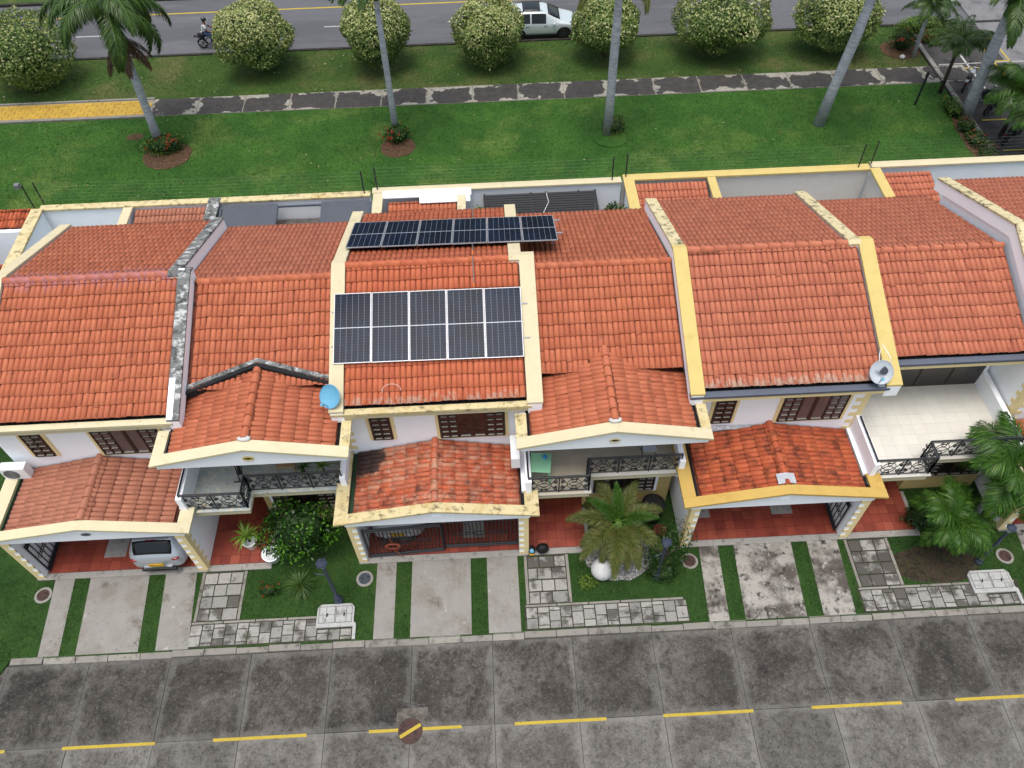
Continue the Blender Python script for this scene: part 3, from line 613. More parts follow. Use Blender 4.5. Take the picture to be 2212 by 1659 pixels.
def house(k, X, label, cop, copg, eavecap, parmat, tiles, gable=True, zr=7.25, zre=6.85, xmax=99, garage_col='cream_pale_paint'):
    h = thing('house', label, 'house', (X+5.3, 8, 0), group='terraced houses in the row')
    T = Tiles()
    xl, xr = X+.32, X+5.72                           # odd roof tiles
    # --- main walls
    MB().px([(5.4, 0), (5.4, zr-.38*4.1-.2), (9.5, zr-.2), (13.6, zr-.38*4.1-.2), (13.6, 0)], X+.02, X+5.75).build('wall', 'white_paint', h)
    MB().px([(7.1, 0), (7.1, zre-.38*2.4-.2), (9.5, zre-.2), (13.9, zre-.38*4.4-.2), (13.9, 0)], X+5.75, X+10.68).build('wall', 'white_paint', h)
    # --- main roofs
    def deck(name, x0, x1, zz, yf, yb):
        return MB().px([(yf, zz-SL*(9.5-yf)-.09), (yf, zz-SL*(9.5-yf)), (9.5, zz), (yb, zz-SL*(yb-9.5)), (yb, zz-SL*(yb-9.5)-.09), (9.5, zz-.09)], x0, x1).build(name, 'tile_underlay', h)
    r1 = deck('main_roof', xl-.03, xr+.03, zr, 5.3, 13.95)
    Lf = (9.5-5.22)*math.hypot(1, SL)
    T.add(slope_tiles((xl, 5.22, zr-SL*4.28), (1, 0, 0), (0, C_, S_), xr-xl, Lf), tiles[0], r1)
    T.add(slope_tiles((xr-.28, 14.0, zr-SL*4.5), (-1, 0, 0), (0, -C_, S_), xr-.28-xl, 4.5*math.hypot(1, SL), ragged=.012), tiles[1], r1)
    ridge_tiles((xl, 9.5, zr+.02), (xr-.25, 9.5, zr+.02), tiles[0], r1)
    ex0, ex1 = X+6.22, X+10.62
    r2 = deck('main_roof', ex0-.3, ex1+.03, zre, 6.2, 14.1)
    skipf = (lambda p: False)
    if gable:
        gz = lambda p: 5.90-.265*abs(p.x-(X+8.25))
        skipf = lambda p: p.z < gz(p)-.12 and p.y < 6.75
    T.add(slope_tiles((ex0, 6.12, zre-SL*3.38), (1, 0, 0), (0, C_, S_), ex1-ex0, 3.38*math.hypot(1, SL), skip=skipf, ragged=.035 if k == 0 else .022), tiles[2], r2)
    T.add(slope_tiles((ex1, 14.15, zre-SL*4.65), (-1, 0, 0), (0, -C_, S_), ex1-ex0+.38, 4.65*math.hypot(1, SL), ragged=.012), tiles[3], r2)
    ridge_tiles((ex0, 9.5, zre+.02), (ex1, 9.5, zre+.02), tiles[2], r2)
    # --- parapets on the two edges of the higher roof
    def parapet(x0, x1, y0, y1, m, rise=.13, zb=.5, cap=None, dz=0):
        zt = lambda y: zr-SL*abs(y-9.5)+rise+dz
        ys = [y0]+([9.5] if y0 < 9.5 < y1 else [])+[y1]
        poly = [(y, zt(y)-.05) for y in ys]+[(y, zt(y)-zb) for y in reversed(ys)]
        p = MB().px(poly, x0+.03, x1-.03).build('parapet', 'white_paint', h)
        q = [(y, zt(y)+.03) for y in ys]+[(y, zt(y)-.055) for y in reversed(ys)]
        MB().px(q, x0, x1).build('coping', m, p, bevel=.012)
    pm_f, pm_b = parmat
    parapet(X-.12, X+.32, 4.98, 9.75, pm_f); parapet(X-.10, X+.30, 9.7, 14.15, pm_b, dz=-.004)
    parapet(X+5.76, X+(6.14 if k == 0 else 6.24), 4.98, 9.75, pm_f if k != 0 else 'mouldy_cement'); parapet(X+5.44, X+5.84, 9.35, 14.15, pm_b if k != 0 else 'mouldy_cement', dz=.006)
    if k == 0: MB().px([(5.0, zr-SL*4.5+.17), (9.6, zr+.17), (9.6, zr+.13), (5.0, zr-SL*4.5+.13)], X+5.77, X+5.95).build('painted_flashing', 'white_paint', h)
    # --- eave coping of the higher roof with gutter behind it
    ze = zr-SL*4.5
    MB().box(X-.10, X+5.9, 4.96, 5.18, ze-.09, ze+.02).build('eave_coping', eavecap, h, bevel=.012)
    MB().box(X-.04, X+5.84, 5.0, 5.42, ze-.26, ze-.10).build('eave_moulding', copg, h)
    MB().box(X+.2, X+5.75, 5.18, 5.40, ze-.10, ze-.06).build('gutter', 'dark_gutter', h)
    if not gable:
        zf = zre-SL*3.5
        MB().box(X+6.05, X+10.75, 5.84, 6.06, zf-.09, zf+.02).build('eave_coping', eavecap, h, bevel=.012)
        MB().box(X+6.07, X+10.7, 5.88, 7.1, zf-.26, zf-.10).build('eave_moulding', copg, h)
        MB().box(X+6.1, X+10.7, 6.06, 6.3, zf-.099, zf-.06).build('gutter', 'dark_gutter', h)
    # --- upper windows
    window(h, X+.92, X+1.50, 3.66, 5.02, 5.4, 'arch'); window(h, X+3.05, X+5.05, 3.6, 5.05, 5.4, 'curtain' if k != 1 else 'big')
    # --- garage
    MB().box(X+.02, X+.30, 2.87, 5.4, 0, 2.62).build('garage_wall', 'white_paint', h); MB().box(X+5.36, X+5.66, 2.87, 5.4, 0, 2.62).build('garage_wall', 'white_paint', h)
    quoins(h, X+.02, X+.30, 2.87, .1, 2.56, -1, X+.02); quoins(h, X+5.36, X+5.66, 2.87, .1, 2.56, 1, X+5.66)
    ax, zt, za = X+2.82, 2.90, 3.44
    MB().py([(X-.02, 2.58), (X+5.72, 2.58), (X+5.72, zt+.02), (ax, za+.02), (X-.02, zt+.02)], 2.86, 3.02).build('gable_wall', 'white_paint', h)
    gc = garage_col
    MB().py([(X-.30, zt), (ax, za), (X+6.0, zt), (X+6.0, zt+.10), (ax, za+.10), (X-.30, zt+.10)], 2.70, 3.04).build('gable_coping', gc, h, bevel=.012)
    MB().box(X-.30, X+.12, 3.05, 5.38, zt-.005, zt+.095).build('side_coping', gc, h, bevel=.012); MB().box(X+5.56, X+6.0, 3.05, 3.6, zt-.005, zt+.095).build('side_coping', gc, h, bevel=.012)
    MB().box(X+5.5, X+5.74, 3.6, 5.38, zt-.2, zt+.05).build('side_coping', 'white_paint', h)
    r3 = MB().py([(X+.25, zt-.06), (ax, za-.02), (X+5.45, zt-.06), (X+5.45, zt-.14), (ax, za-.12), (X+.25, zt-.14)], 3.03, 5.38).build('garage_roof', 'tile_underlay', h)
    MB().box(X+.1, X+.34, 3.04, 5.38, zt-.16, zt-.07).build('gutter', 'green_gutter' if k == 1 else 'dark_gutter', h); MB().box(X+5.36, X+5.58, 3.04, 5.38, zt-.155, zt-.075).build('gutter', 'dark_gutter', h)
    cg, sg = 1/math.hypot(1, GS), GS/math.hypot(1, GS); wl = (ax-(X+.30)); z0 = za-.0-GS*wl
    T.add(slope_tiles((X+.30, 5.36, z0), (0, -1, 0), (cg, 0, sg), 2.31, wl*math.hypot(1, GS), ragged=.02), tiles[4], r3)
    T.add(slope_tiles((X+5.40, 3.05, za-GS*(X+5.40-ax)), (0, 1, 0), (-cg, 0, sg), 2.31, (X+5.40-ax)*math.hypot(1, GS), ragged=.02), tiles[5], r3)
    ridge_tiles((ax, 3.02, za+.02), (ax, 5.38, za+.03), tiles[5], r3, L=.42, n=6)
    # garage floor
    fl = MB().box(X+.3, X+5.36, 3.02, 7.0, .02, .125).build('garage_floor', 'red_grout', h)
    MB().box(X+.02, X+5.64, 2.80, 3.02, .02, .127).build('floor_border', 'granolithic', h)
    floor_tiles(fl, X+.31, X+5.35, 3.03, 5.05, .126, .335, 'red_floor_tile')
    MB().box(X+.3, X+5.36, 7.0, 7.1, 0, 2.6).build('garage_back_wall', 'white_paint', h)
    # --- porch under the balcony
    pw = X+7.62 if k != 2 else X+8.0
    pf = MB().box(X+5.66, pw, 3.02, 7.0, .02, .125).build('porch_floor', 'red_grout', h)
    floor_tiles(pf, X+5.67, pw-.01, 3.03, 5.6, .126, .335, 'red_floor_tile')
    MB().box(X+5.66, pw+.12, 2.80, 3.02, .02, .127).box(pw, pw+.12, 3.02, 4.5, .02, .1265).build('floor_border', 'granolithic', h)
    MB().box(pw, X+10.55, 4.62, 7.1, 0, 2.5).build('ground_floor_wall', 'wall_cream', h)
    MB().box(X+5.66, pw, 6.95, 7.1, 0, 2.5).build('ground_floor_wall', 'wall_cream', h)
    window(h, pw+.35, pw+2.35, 1.02, 2.25, 4.62, 'big', 'white_paint')
    # --- balcony
    MB().pz([(X+5.66, 3.56), (X+7.62, 3.56), (X+7.62, 4.14), (X+10.62, 4.14), (X+10.62, 7.1), (X+5.66, 7.1)], 2.5, 2.74).build('balcony_slab', 'cream_pale_paint', h)
    MB().pz([(X+5.70, 3.52), (X+7.66, 3.52), (X+7.66, 4.10), (X+10.58, 4.10), (X+10.58, 4.3), (X+5.70, 4.3)], 2.742, 2.775).build('balcony_edge', 'red_trim' if k else 'cream_paint', h)
    fm = {0: 'marble_floor', 1: 'beige_tile'}.get(k, 'terrace_tile')
    bf = MB().pz([(X+5.72, 3.5), (X+7.68, 3.5), (X+7.68, 4.08), (X+10.6, 4.08), (X+10.6, 7.1), (X+5.72, 7.1)], 2.776, 2.80).build('balcony_floor', 'pale_grout' if k else 'marble_floor', h)
    if k: floor_tiles(bf, X+5.73, X+10.59, 3.51, 7.05, 2.80, .41 if k > 1 else .34, fm, skip=lambda p: (p[0] > X+7.68-.15 and p[1] < 4.25) or (gable and p[1] > 5.3), gap=.007)
    side_h = 3.62
    MB().box(X+5.62, X+5.80, 3.5, 5.4, 2.5, side_h).build('balcony_side_wall', 'white_paint', h)
    MB().box(X+10.50, X+10.68, 4.1, 7.1, 2.5, side_h-.2).build('balcony_side_wall', 'white_paint', h)
    rl = railing(h, [(X+5.72, 3.60), (X+7.60, 3.60), (X+7.60, 4.20), (X+10.56, 4.20)], 2.80, 3.70)
    MB().tube([(X+5.71, 3.6, 3.70), (X+5.71, 5.3, 3.70)], .03, 6).build('side_rail', 'wrought_iron', rl)
    # balcony doors
    dr = MB().box(X+6.1, X+10.5, 7.04, 7.11, 2.80, 4.9).build('balcony_door', 'brown_joinery', h)
    for i in range(4): MB().box(X+6.16+1.09*i, X+6.16+1.09*i+1.0, 7.02, 7.05, 2.9, 4.82).build('door_pane', 'window_glass_dark', dr)
    if gable:
        gx, gzt, gza = X+8.25, 5.14, 5.76
        MB().py([(X+5.50, 4.90), (X+11.05, 4.90), (X+11.05, gzt+.02), (gx, gza+.02), (X+5.50, gzt+.02)], 3.80, 3.96).build('gable_wall', 'white_paint', h)
        gcm = cop
        MB().py([(X+5.38, gzt), (gx, gza), (X+11.14, gzt), (X+11.14, gzt+.10), (gx, gza+.10), (X+5.38, gzt+.10)], 3.68, 4.06).build('gable_coping', gcm, h, bevel=.012)
        MB().box(X+5.38, X+5.72, 4.07, 4.95, gzt-.005, gzt+.095).build('side_coping', 'cream_mouldy_paint' if k == 1 else gcm, h, bevel=.012)
        MB().box(X+10.84, X+11.14, 4.07, 5.7, gzt-.005, gzt+.095).build('side_coping', 'cream_mouldy_paint', h, bevel=.012)
        MB().box(X+5.52, X+5.70, 4.07, 5.4, gzt-.3, gzt-.01).build('side_beam', 'white_paint', h); MB().box(X+10.88, X+11.0, 4.07, 6.9, gzt-.3, gzt-.01).build('side_beam', 'white_paint', h)
        r4 = MB().py([(X+5.8, gzt-.04), (gx, gza+.03), (X+10.72, gzt-.04), (X+10.72, gzt-.14), (gx, gza-.07), (X+5.8, gzt-.14)], 4.05, 6.75).build('balcony_roof', 'tile_underlay', h)
        MB().box(X+5.68, X+5.90, 4.07, 6.6, gzt-.155, gzt-.06).build('gutter', 'dark_gutter', h); MB().box(X+10.66, X+10.86, 4.07, 6.6, gzt-.155, gzt-.06).build('gutter', 'dark_gutter', h)
        gs = .265; cb, sb = 1/math.hypot(1, gs), gs/math.hypot(1, gs); wl = gx-(X+5.86); wr = (X+10.70)-gx
        def und(p): return p.y > 6.3 and p.z < zre-SL*(9.5-p.y)-.06
        T.add(slope_tiles((X+5.86, 6.72, gza+.05-gs*wl), (0, -1, 0), (cb, 0, sb), 2.64, wl*math.hypot(1, gs), skip=und, ragged=.03), tiles[6], r4)
        T.add(slope_tiles((X+10.70, 4.08, gza+.05-gs*wr), (0, 1, 0), (-cb, 0, sb), 2.64, wr*math.hypot(1, gs), skip=und, ragged=.03), tiles[6], r4)
        MB().ball((gx, 4.06, gza+.13), (.20, .10, .07), 10, 6, .3).build('ridge_mortar', 'white_weathered', h, smooth=True)
        ridge_tiles((gx, 4.05, gza+.08), (gx, 6.85, gza+.09), tiles[6], r4, L=.40, n=7)
        if k == 0:
            for sx, xe in ((-1, X+6.1), (1, X+10.8)):
                MB().prism([(gx, 6.80, 6.02), (gx, 6.80, 5.7), (xe, 6.12, 5.4), (xe, 6.12, 5.68)], (0, .13, .03)).build('back_gutter', 'mouldy_cement', h)
                MB().prism([(gx, 6.66, 5.99), (gx, 6.66, 5.7), (xe, 5.98, 5.4), (xe, 5.98, 5.63)], (0, .10, .02)).build('back_gutter', 'dark_gutter', h)
        e = MB(); e.tube([(gx+.14*math.cos(a), 3.785, 5.26+.085*math.sin(a)) for a in [2*math.pi*i/20 for i in range(20)]], .03, 5, True)
        vo = e.build('vent_ring', 'yellow_paint' if k == 0 else 'cream_paint', h)
        MB().py([(gx+.13*math.cos(2*math.pi*i/20), 5.26+.078*math.sin(2*math.pi*i/20)) for i in range(20)], 3.785, 3.80).build('vent_hole', 'black_plastic', vo)
    # --- oval plate on the garage gable
    pl = MB().py([(ax+.02+.15*math.cos(2*math.pi*i/20), 2.96+.075*math.sin(2*math.pi*i/20)) for i in range(20)], 2.835, 2.86).build('oval_plate', 'white_paint' if k else 'grey_plastic', h)
    T.finish()
    return h
W = 'white_paint'
t0, ts, tb = 'terracotta_tiles', 'terracotta_tiles_salmon', 'terracotta_tiles_bright'
H1 = house(0, UX[0], 'house with grey weathered parapet and brown garage roof over the silver car', 'cream_pale_paint', 'cream_pale_paint', 'cream_pale_paint', ('cream_pale_paint', 'cream_paint'), ['terracotta_tiles_violet', 'terracotta_tiles_violet', t0, ts, 'terracotta_tiles_brown', 'terracotta_tiles_brown', t0])
H2 = house(1, UX[1], 'house with solar panels and patched weathered garage roof with closed gate', 'cream_paint', 'cream_paint', 'cream_mouldy_paint', ('cream_paint', 'cream_paint'), [tb, tb, t0, t0, 'terracotta_tiles_patched', 'terracotta_tiles_patched', t0], garage_col='cream_mouldy_paint')
H3 = house(2, UX[2], 'house with strong yellow copings, slate eave and large open tiled terrace', 'yellow_paint', 'quoin_paint', 'slate_paint', ('yellow_paint', 'lichen_coping'), ['terracotta_tiles_splashed', ts, ts, ts, 'terracotta_tiles_grimy', 'terracotta_tiles_grimy', t0], gable=False, garage_col='yellow_deep_paint')
H4 = house(3, UX[3], 'house cut by the right picture edge behind a tall white side wall', 'cream_pale_paint', 'quoin_paint', 'slate_paint', ('lichen_coping', 'lichen_coping'), [ts, ts, ts, ts, t0, t0, t0], gable=False, zr=7.6, xmax=24)
quoins(H3, UX[2]+5.35, UX[2]+5.75, 5.4, 2.85, 5.2, 1, UX[2]+5.75); quoins(H4, UX[3]+.02, UX[3]+.4, 5.4, 2.85, 5.3, -1, UX[3]+.02); quoins(H2, UX[1]+.02, UX[1]+.3, 5.4, 3.1, 5.2, -1)

# ------------------------------------------------------------------ back yards: boundary wall, party walls, small roofs
def coped_wall(name, label, A, B, z0, z1, th, wallm, copm, cw=.34, ch=.1, cat='wall', group=None):
    t = thing(name, label, cat, ((A[0]+B[0])/2, (A[1]+B[1])/2, 0), group=group)
    A = Vector((*A, 0)); B = Vector((*B, 0)); d = (B-A).normalized(); n = Vector((-d.y, d.x, 0))
    f = lambda w, za, zb, e=0: MB().prism([A-d*e+n*w/2+Vector((0, 0, za)), B+d*e+n*w/2+Vector((0, 0, za)), B+d*e-n*w/2+Vector((0, 0, za)), A-d*e-n*w/2+Vector((0, 0, za))], (0, 0, zb-za))
    f(th, z0, z1).build('wall_body', wallm, t)
    f(cw, z1, z1+ch, .0).build('coping', copm, t, bevel=.015)
    return t
BW = 18.55
coped_wall('boundary_wall', 'garden boundary wall with pale mouldy coping behind the house with the silver car', (-18.5, BW), (-4.5, BW), 0, 2.9, .2, 'white_paint', 'cream_mouldy_paint')
coped_wall('boundary_wall', 'garden boundary wall with cream coping behind the house with solar panels', (-4.42, BW+.12), (6.25, BW+.12), 0, 2.94, .2, 'white_paint', 'cream_paint', .36)
coped_wall('boundary_wall', 'garden boundary wall with strong yellow coping behind the open terrace house', (6.33, BW+.2), (17.0, BW+.2), 0, 2.98, .2, 'patio_wall_paint', 'yellow_paint', .4)
coped_wall('boundary_wall', 'short garden wall with cream coping at the far right end', (17.08, BW+.3), (25.4, BW+.3), 0, 3.0, .2, 'white_paint', 'cream_paint', .4)
coped_wall('party_wall', 'yellow topped garden party wall by the white flashing and small roof', (-4.15, 14.2), (-4.15, BW-.1), 0, 2.95, .2, 'white_paint', 'cream_paint', .42, group='party walls between the back gardens')
coped_wall('party_wall', 'yellow topped garden party wall left of the pink flowering shrub corner roof', (6.55, 14.2), (6.55, BW-.05), 0, 3.02, .2, 'white_paint', 'yellow_paint', .46, group='party walls between the back gardens')
coped_wall('party_wall', 'yellow topped garden party wall at the right end of the plain pale yard', (17.15, 14.4), (17.15, BW), 0, 3.05, .2, 'patio_wall_paint', 'yellow_paint', .44, group='party walls between the back gardens')
coped_wall('party_wall', 'narrow cream topped garden wall left of the salmon lean-to roof', (-14.75, 14.2), (-14.75, BW-.12), 0, 2.85, .2, 'white_paint', 'cream_paint', .4, group='party walls between the back gardens')
coped_wall('party_wall', 'narrow cream topped wall between lean-to roof and black grille yard', (-.62, 14.2), (-.62, BW-.05), 0, 2.9, .2, 'white_paint', 'cream_paint', .36, group='party walls between the back gardens')
coped_wall('party_wall', 'narrow yellow topped wall right of the stepped lean-to roof', (10.1, 14.2), (10.1, BW), 0, 2.95, .2, 'patio_wall_paint', 'yellow_paint', .36, group='party walls between the back gardens')
coped_wall('side_wall', 'mouldy yellow side wall running back along the left edge of the row', (-18.5, 9.0), (-18.5, BW-.18), 0, 3.0, .25, 'white_paint', 'cream_mouldy_paint', .5)
coped_wall('party_wall', 'black and white weathered party wall beside the dark patio roof panels', (-11.1, 14.2), (-11.1, BW+.1), 0, 2.95, .25, 'mouldy_cement', 'mouldy_cement', .5, group='party walls between the back gardens')
def lean_to(label, x0, x1, y0, y1, zl, zh, mat):
    t = thing('lean_to_roof', label, 'roof', ((x0+x1)/2, y0, 0), group='small tiled roofs in the back gardens')
    s = (zh-zl)/(y1-y0); c, sn = 1/math.hypot(1, s), s/math.hypot(1, s)
    dk = MB().px([(y0, zl-.1), (y1, zh-.1), (y1, zh-.02), (y0, zl-.02)], x0, x1).build('roof_deck', 'tile_underlay', t)
    MB().box(x0+.05, x1-.05, y0+.3, y0+.45, 0, zl-.1).build('support_wall', 'white_paint', t)
    for m in slope_tiles((x0, y0, zl), (1, 0, 0), (0, c, sn), x1-x0, (y1-y0)*math.hypot(1, s), dv=.36, du=.18, ragged=.01): put('roof_tile', tile_mesh(mat), dk, mat=m)
    return t
lean_to('small salmon tiled roof in the garden behind the grey parapet', -14.5, -11.35, 16.3, 18.4, 2.2, 2.75, 'terracotta_tiles_brown')
lean_to('small orange tiled roof below white flashing behind the solar panels', -3.75, -.85, 16.3, 18.2, 2.3, 2.7, 'terracotta_tiles')
lean_to('small red tiled roof with stepped edge beside the yellow party wall', 6.85, 9.9, 15.6, 18.5, 2.2, 2.85, 'terracotta_tiles_salmon')
lean_to('small dark red tiled roof wedged beside the tall white side wall', 17.45, 19.6, 15.4, 18.5, 2.3, 2.85, 'terracotta_tiles_salmon')
tag(MB().px([(18.16, 2.95), (18.5, 3.06), (18.5, 3.1), (18.16, 3.0)], -3.95, -.2).px([(17.95, 2.8), (18.18, 2.92), (18.18, 2.97), (17.95, 2.84)], -2.4, -.25).build('roof_flashing', 'white_paint'), 'white painted flashing strip along the boundary wall top', 'flashing')
# dark translucent patio cover
pc = thing('patio_cover', 'dark grey sheet patio cover with one gap over brick paving', 'patio cover', (-7.6, 16.5, 0))
plain('smoked_sheet', S(86, 90, 98), .25, spec=.5, var=.1, scale=1); stained('patio_brick', S(120, 116, 112), [(S(80, 76, 74), 5, .48, .55, (1, 4, 1))], var=.15)
for a, b in ((-10.7, -8.4), (-6.55, -4.5)): MB().px([(16.0, 2.62), (18.2, 2.92), (18.2, 2.94), (16.0, 2.64)], a, b).build('roof_sheet', 'smoked_sheet', pc)
for y, z in ((16.0, 2.58), (18.1, 2.88)): MB().box(-10.85, -4.45, y-.04, y+.04, z-.06, z+.02).build('beam', 'slate_paint', pc)
for x in (-10.8, -8.42, -6.52, -4.5): MB().px([(16.04, 2.52), (18.14, 2.82), (18.14, 2.90), (16.04, 2.60)], x-.04, x+.04).build('rafter', 'slate_paint', pc)
MB().box(-10.8, -10.72, 16.0, 16.08, 0, 2.55).build('post', 'slate_paint', pc)
MB().box(-10.9, -4.4, 14.2, 18.4, .085, 1.9).build('patio_block', 'patio_brick', pc)
# black grille over the second yard
gr = thing('yard_grille', 'black steel bar grille roofing the yard behind the solar panels', 'grille', (2.6, 17, 0))
for y in np.arange(15.4, 18.45, .155): MB().tube([(.35, y, 2.72), (5.1, y, 2.72)], .055, 4).build('bar', 'wrought_iron', gr)
for x in (.35, 2.35, 3.0, 4.4, 5.1): MB().box(x-.04, x+.04, 15.5, 18.45, 2.66, 2.74).build('cross_bar', 'wrought_iron', gr)
MB().box(.3, 5.15, 14.3, 18.4, .085, .4).build('yard_floor', 'black_plastic', gr); MB().box(.3, 5.15, 18.40, 18.44, .4, 2.64).build('shade_backing', 'black_plastic', gr)  # black floor and added backing sheet: the deep yard's shade put into colour
tag(MB().tube([(3.0, 18.3, 2.8), (3.05, 17.6, 2.86), (2.75, 16.9, 2.8), (2.8, 16.5, 2.78)], .011, 5).build('loose_cable', 'white_plastic'), 'thin white cable lying across the black grille', 'cable')
struct(MB().box(10.3, 16.9, 14.0, 18.4, .085, .11).build('yard_paving', 'granolithic'))
# left neighbour
nb = thing('neighbour_house', 'red roofed white neighbour house glimpsed at the left picture edge', 'house', (-22, 14, 0))
MB().box(-26, -18.7, 17.4, 17.6, 0, 2.7).build('wall', 'white_paint', nb); MB().box(-26, -18.7, 9.0, 17.4, .085, .1).build('courtyard_floor', 'dark_gutter', nb)  # courtyard floor coloured near black to paint the shaded void
rd = MB().px([(17.6, 2.6), (18.5, 2.85), (18.5, 2.95), (17.6, 2.7)], -26, -18.7).build('roof', 'tile_underlay', nb)
for m in slope_tiles((-24, 17.6, 2.72), (1, 0, 0), (0, .96, .27), 5.3, .95, dv=.4): put('roof_tile', tile_mesh('terracotta_tiles_grimy'), rd, mat=m)
rd = MB().px([(14.2, 2.1), (15.5, 2.45), (15.5, 2.5), (14.2, 2.15)], -26, -18.75).build('lower_roof', 'tile_underlay', nb)
for m in slope_tiles((-24, 14.2, 2.18), (1, 0, 0), (0, .97, .24), 5.2, 1.45, dv=.4): put('roof_tile', tile_mesh('terracotta_tiles_grimy'), rd, mat=m)

# electric fence on the boundary wall
POSTS = [(-18.75, 18.6, 3.0), (-18.35, 18.75, 3.0), (-4.75, 18.55, 3.0), (-4.2, 18.7, 3.05), (5.85, 18.65, 3.05), (6.45, 18.78, 3.1), (16.5, 18.72, 3.1), (17.1, 18.9, 3.12), (26.2, 18.95, 3.1)]
PL = ['leftmost black fence post on the wall corner, with a cable box', 'black fence post with knobs second from the wall corner', 'shorter left post of the fence pair behind the dark patio cover', 'taller right post of the fence pair behind the dark patio cover', 'shorter left post of the fence pair by the black grille', 'taller right post of the fence pair by the black grille', 'shorter left post of the fence pair near the right wall step', 'taller right post of the fence pair near the right wall step', 'fence post out at the far right end of the wall']
for (x, y, z), lb in zip(POSTS, PL):
    t = thing('fence_post', lb, 'fence post', (x, y, z), group='electric fence posts on the boundary wall')
    MB().tube([(x, y, z-.05), (x, y+.05, z+1.1)], .028, 6).build('post', 'wrought_iron', t)
    for k in range(6): MB().tube([(x-.05, y+.01+.008*k, z+.2+.17*k), (x+.05, y+.01+.008*k, z+.2+.17*k)], .018, 5).build('insulator', 'black_plastic', t)
plain('wire_steel', S(150, 160, 150), .4, metal=.6)
for a, b in ((1, 2), (3, 4), (5, 6), (7, 8)):
    for k in range(6):
        A, B = POSTS[a], POSTS[b]
        t = tag(MB().tube([(A[0], A[1]+.01+.008*k, A[2]+.2+.17*k), ((A[0]+B[0])/2, (A[1]+B[1])/2+.02, (A[2]+B[2])/2+.17+.17*k), (B[0], B[1]+.01+.008*k, B[2]+.2+.17*k)], .0019, 4).build('fence_wire', 'wire_steel'), '%s wire of the electric fence stretch %s' % (('lowest', 'second lowest', 'third lowest', 'third highest', 'second highest', 'topmost')[k], {1: 'behind the house with the grey parapet', 3: 'behind the house with solar panels', 5: 'behind the open terrace house', 7: 'at the far right end'}[a]), 'wire', 'electric fence wires above the boundary wall')
tag(MB().box(-19.0, -18.8, 18.5, 18.7, 4.0, 4.2).tube([(-18.75, 18.6, 4.1), (-18.9, 18.6, 4.1)], .03).build('alarm_box', 'grey_plastic'), 'small grey box fixed on top of the leftmost fence post', 'alarm box')

# ------------------------------------------------------------------ solar panels
def solar_mat():
    d = Nd('solar_cells'); tc = d.n('ShaderNodeTexCoord').outputs['Object']; sp = d.n('ShaderNodeSeparateXYZ'); d.l(tc, sp.inputs[0])
    def lines(c, pitch, half):
        m = d.math('PINGPONG', c, pitch/2); return d.math('LESS_THAN', d.math('SUBTRACT', pitch/2, m), half)
    lx = lines(d.math('ADD', sp.outputs[0], 1.8), .18, .0065)
    lx = lines(d.math('ADD', sp.outputs[0], .09+1.8), .18, .005)
    ly = lines(d.math('ADD', sp.outputs[1], .046+.92), .092, .0028)
    mid = d.math('LESS_THAN', d.math('ABSOLUTE', sp.outputs[1]), .013)
    cell = d.ramp(d.rand(), [S(14, 20, 36), S(18, 27, 46), S(13, 19, 33)])
    cell = d.mix(d.rng(d.noise(1.2, 3), .4, .7, 0, .5), cell, S(24, 42, 68))
    col = d.mix(d.math('MULTIPLY', ly, .30), cell, S(130, 140, 156)); col = d.mix(d.math('MULTIPLY', lx, .5), col, S(170, 178, 190)); col = d.mix(mid, col, S(205, 212, 220))
    return d.bsdf(col, .10, spec=.06, coat=0)
solar_mat(); plain('aluminium', S(184, 188, 194), .35, metal=.35, var=.05)
PWD, PLN = 1.134, 2.278
me_f = MB(); fw = .02
me_f.box(-PWD/2, PWD/2, -PLN/2, -PLN/2+fw, -.03, .006).box(-PWD/2, PWD/2, PLN/2-fw, PLN/2, -.03, .006).box(-PWD/2, -PWD/2+fw, -PLN/2+fw, PLN/2-fw, -.03, .006).box(PWD/2-fw, PWD/2, -PLN/2+fw, PLN/2-fw, -.03, .006)
me_f = me_f.build('frame', 'aluminium', mesh_only=True)
me_c = MB().box(-PWD/2+fw, PWD/2-fw, -PLN/2+fw, PLN/2-fw, -.02, 0).build('cell_sheet', 'solar_cells', mesh_only=True)
def panel_row(n, x0, ylow, zlow, yhigh, zhigh, labels, xs=0):
    d = Vector((xs, yhigh-ylow, zhigh-zlow)).normalized(); ux = Vector((1, -.012, 0)).normalized(); nn = ux.cross(d)
    c0 = Vector((x0, ylow, zlow))
    for i in range(n):
        c = c0+ux*(i*(PWD+.018)+PWD/2)+d*PLN/2
        o = bpy.data.objects.new('solar_panel', None); COL.objects.link(o)
        o.matrix_basis = Matrix(((ux.x, d.x, nn.x, c.x), (ux.y, d.y, nn.y, c.y), (ux.z, d.z, nn.z, c.z), (0, 0, 0, 1)))
        tag(o, labels[i], 'solar panel', 'rooftop solar panels'); put('frame', me_f, o, local=True); put('cell_sheet', me_c, o, local=True)
ORD = ['leftmost', 'second from left', 'third from left', 'fourth from left', 'fifth from left', 'rightmost']
panel_row(5, -4.34, 6.36, 6.27, 8.47, 7.08, ['large blue solar panel, %s in the lower row of five' % (ORD[i] if i < 4 else 'rightmost') for i in range(5)])
panel_row(6, -4.15, 10.52, 7.14, 12.65, 6.36, ['foreshortened black solar panel, %s in the upper row of six' % ORD[i] for i in range(6)])
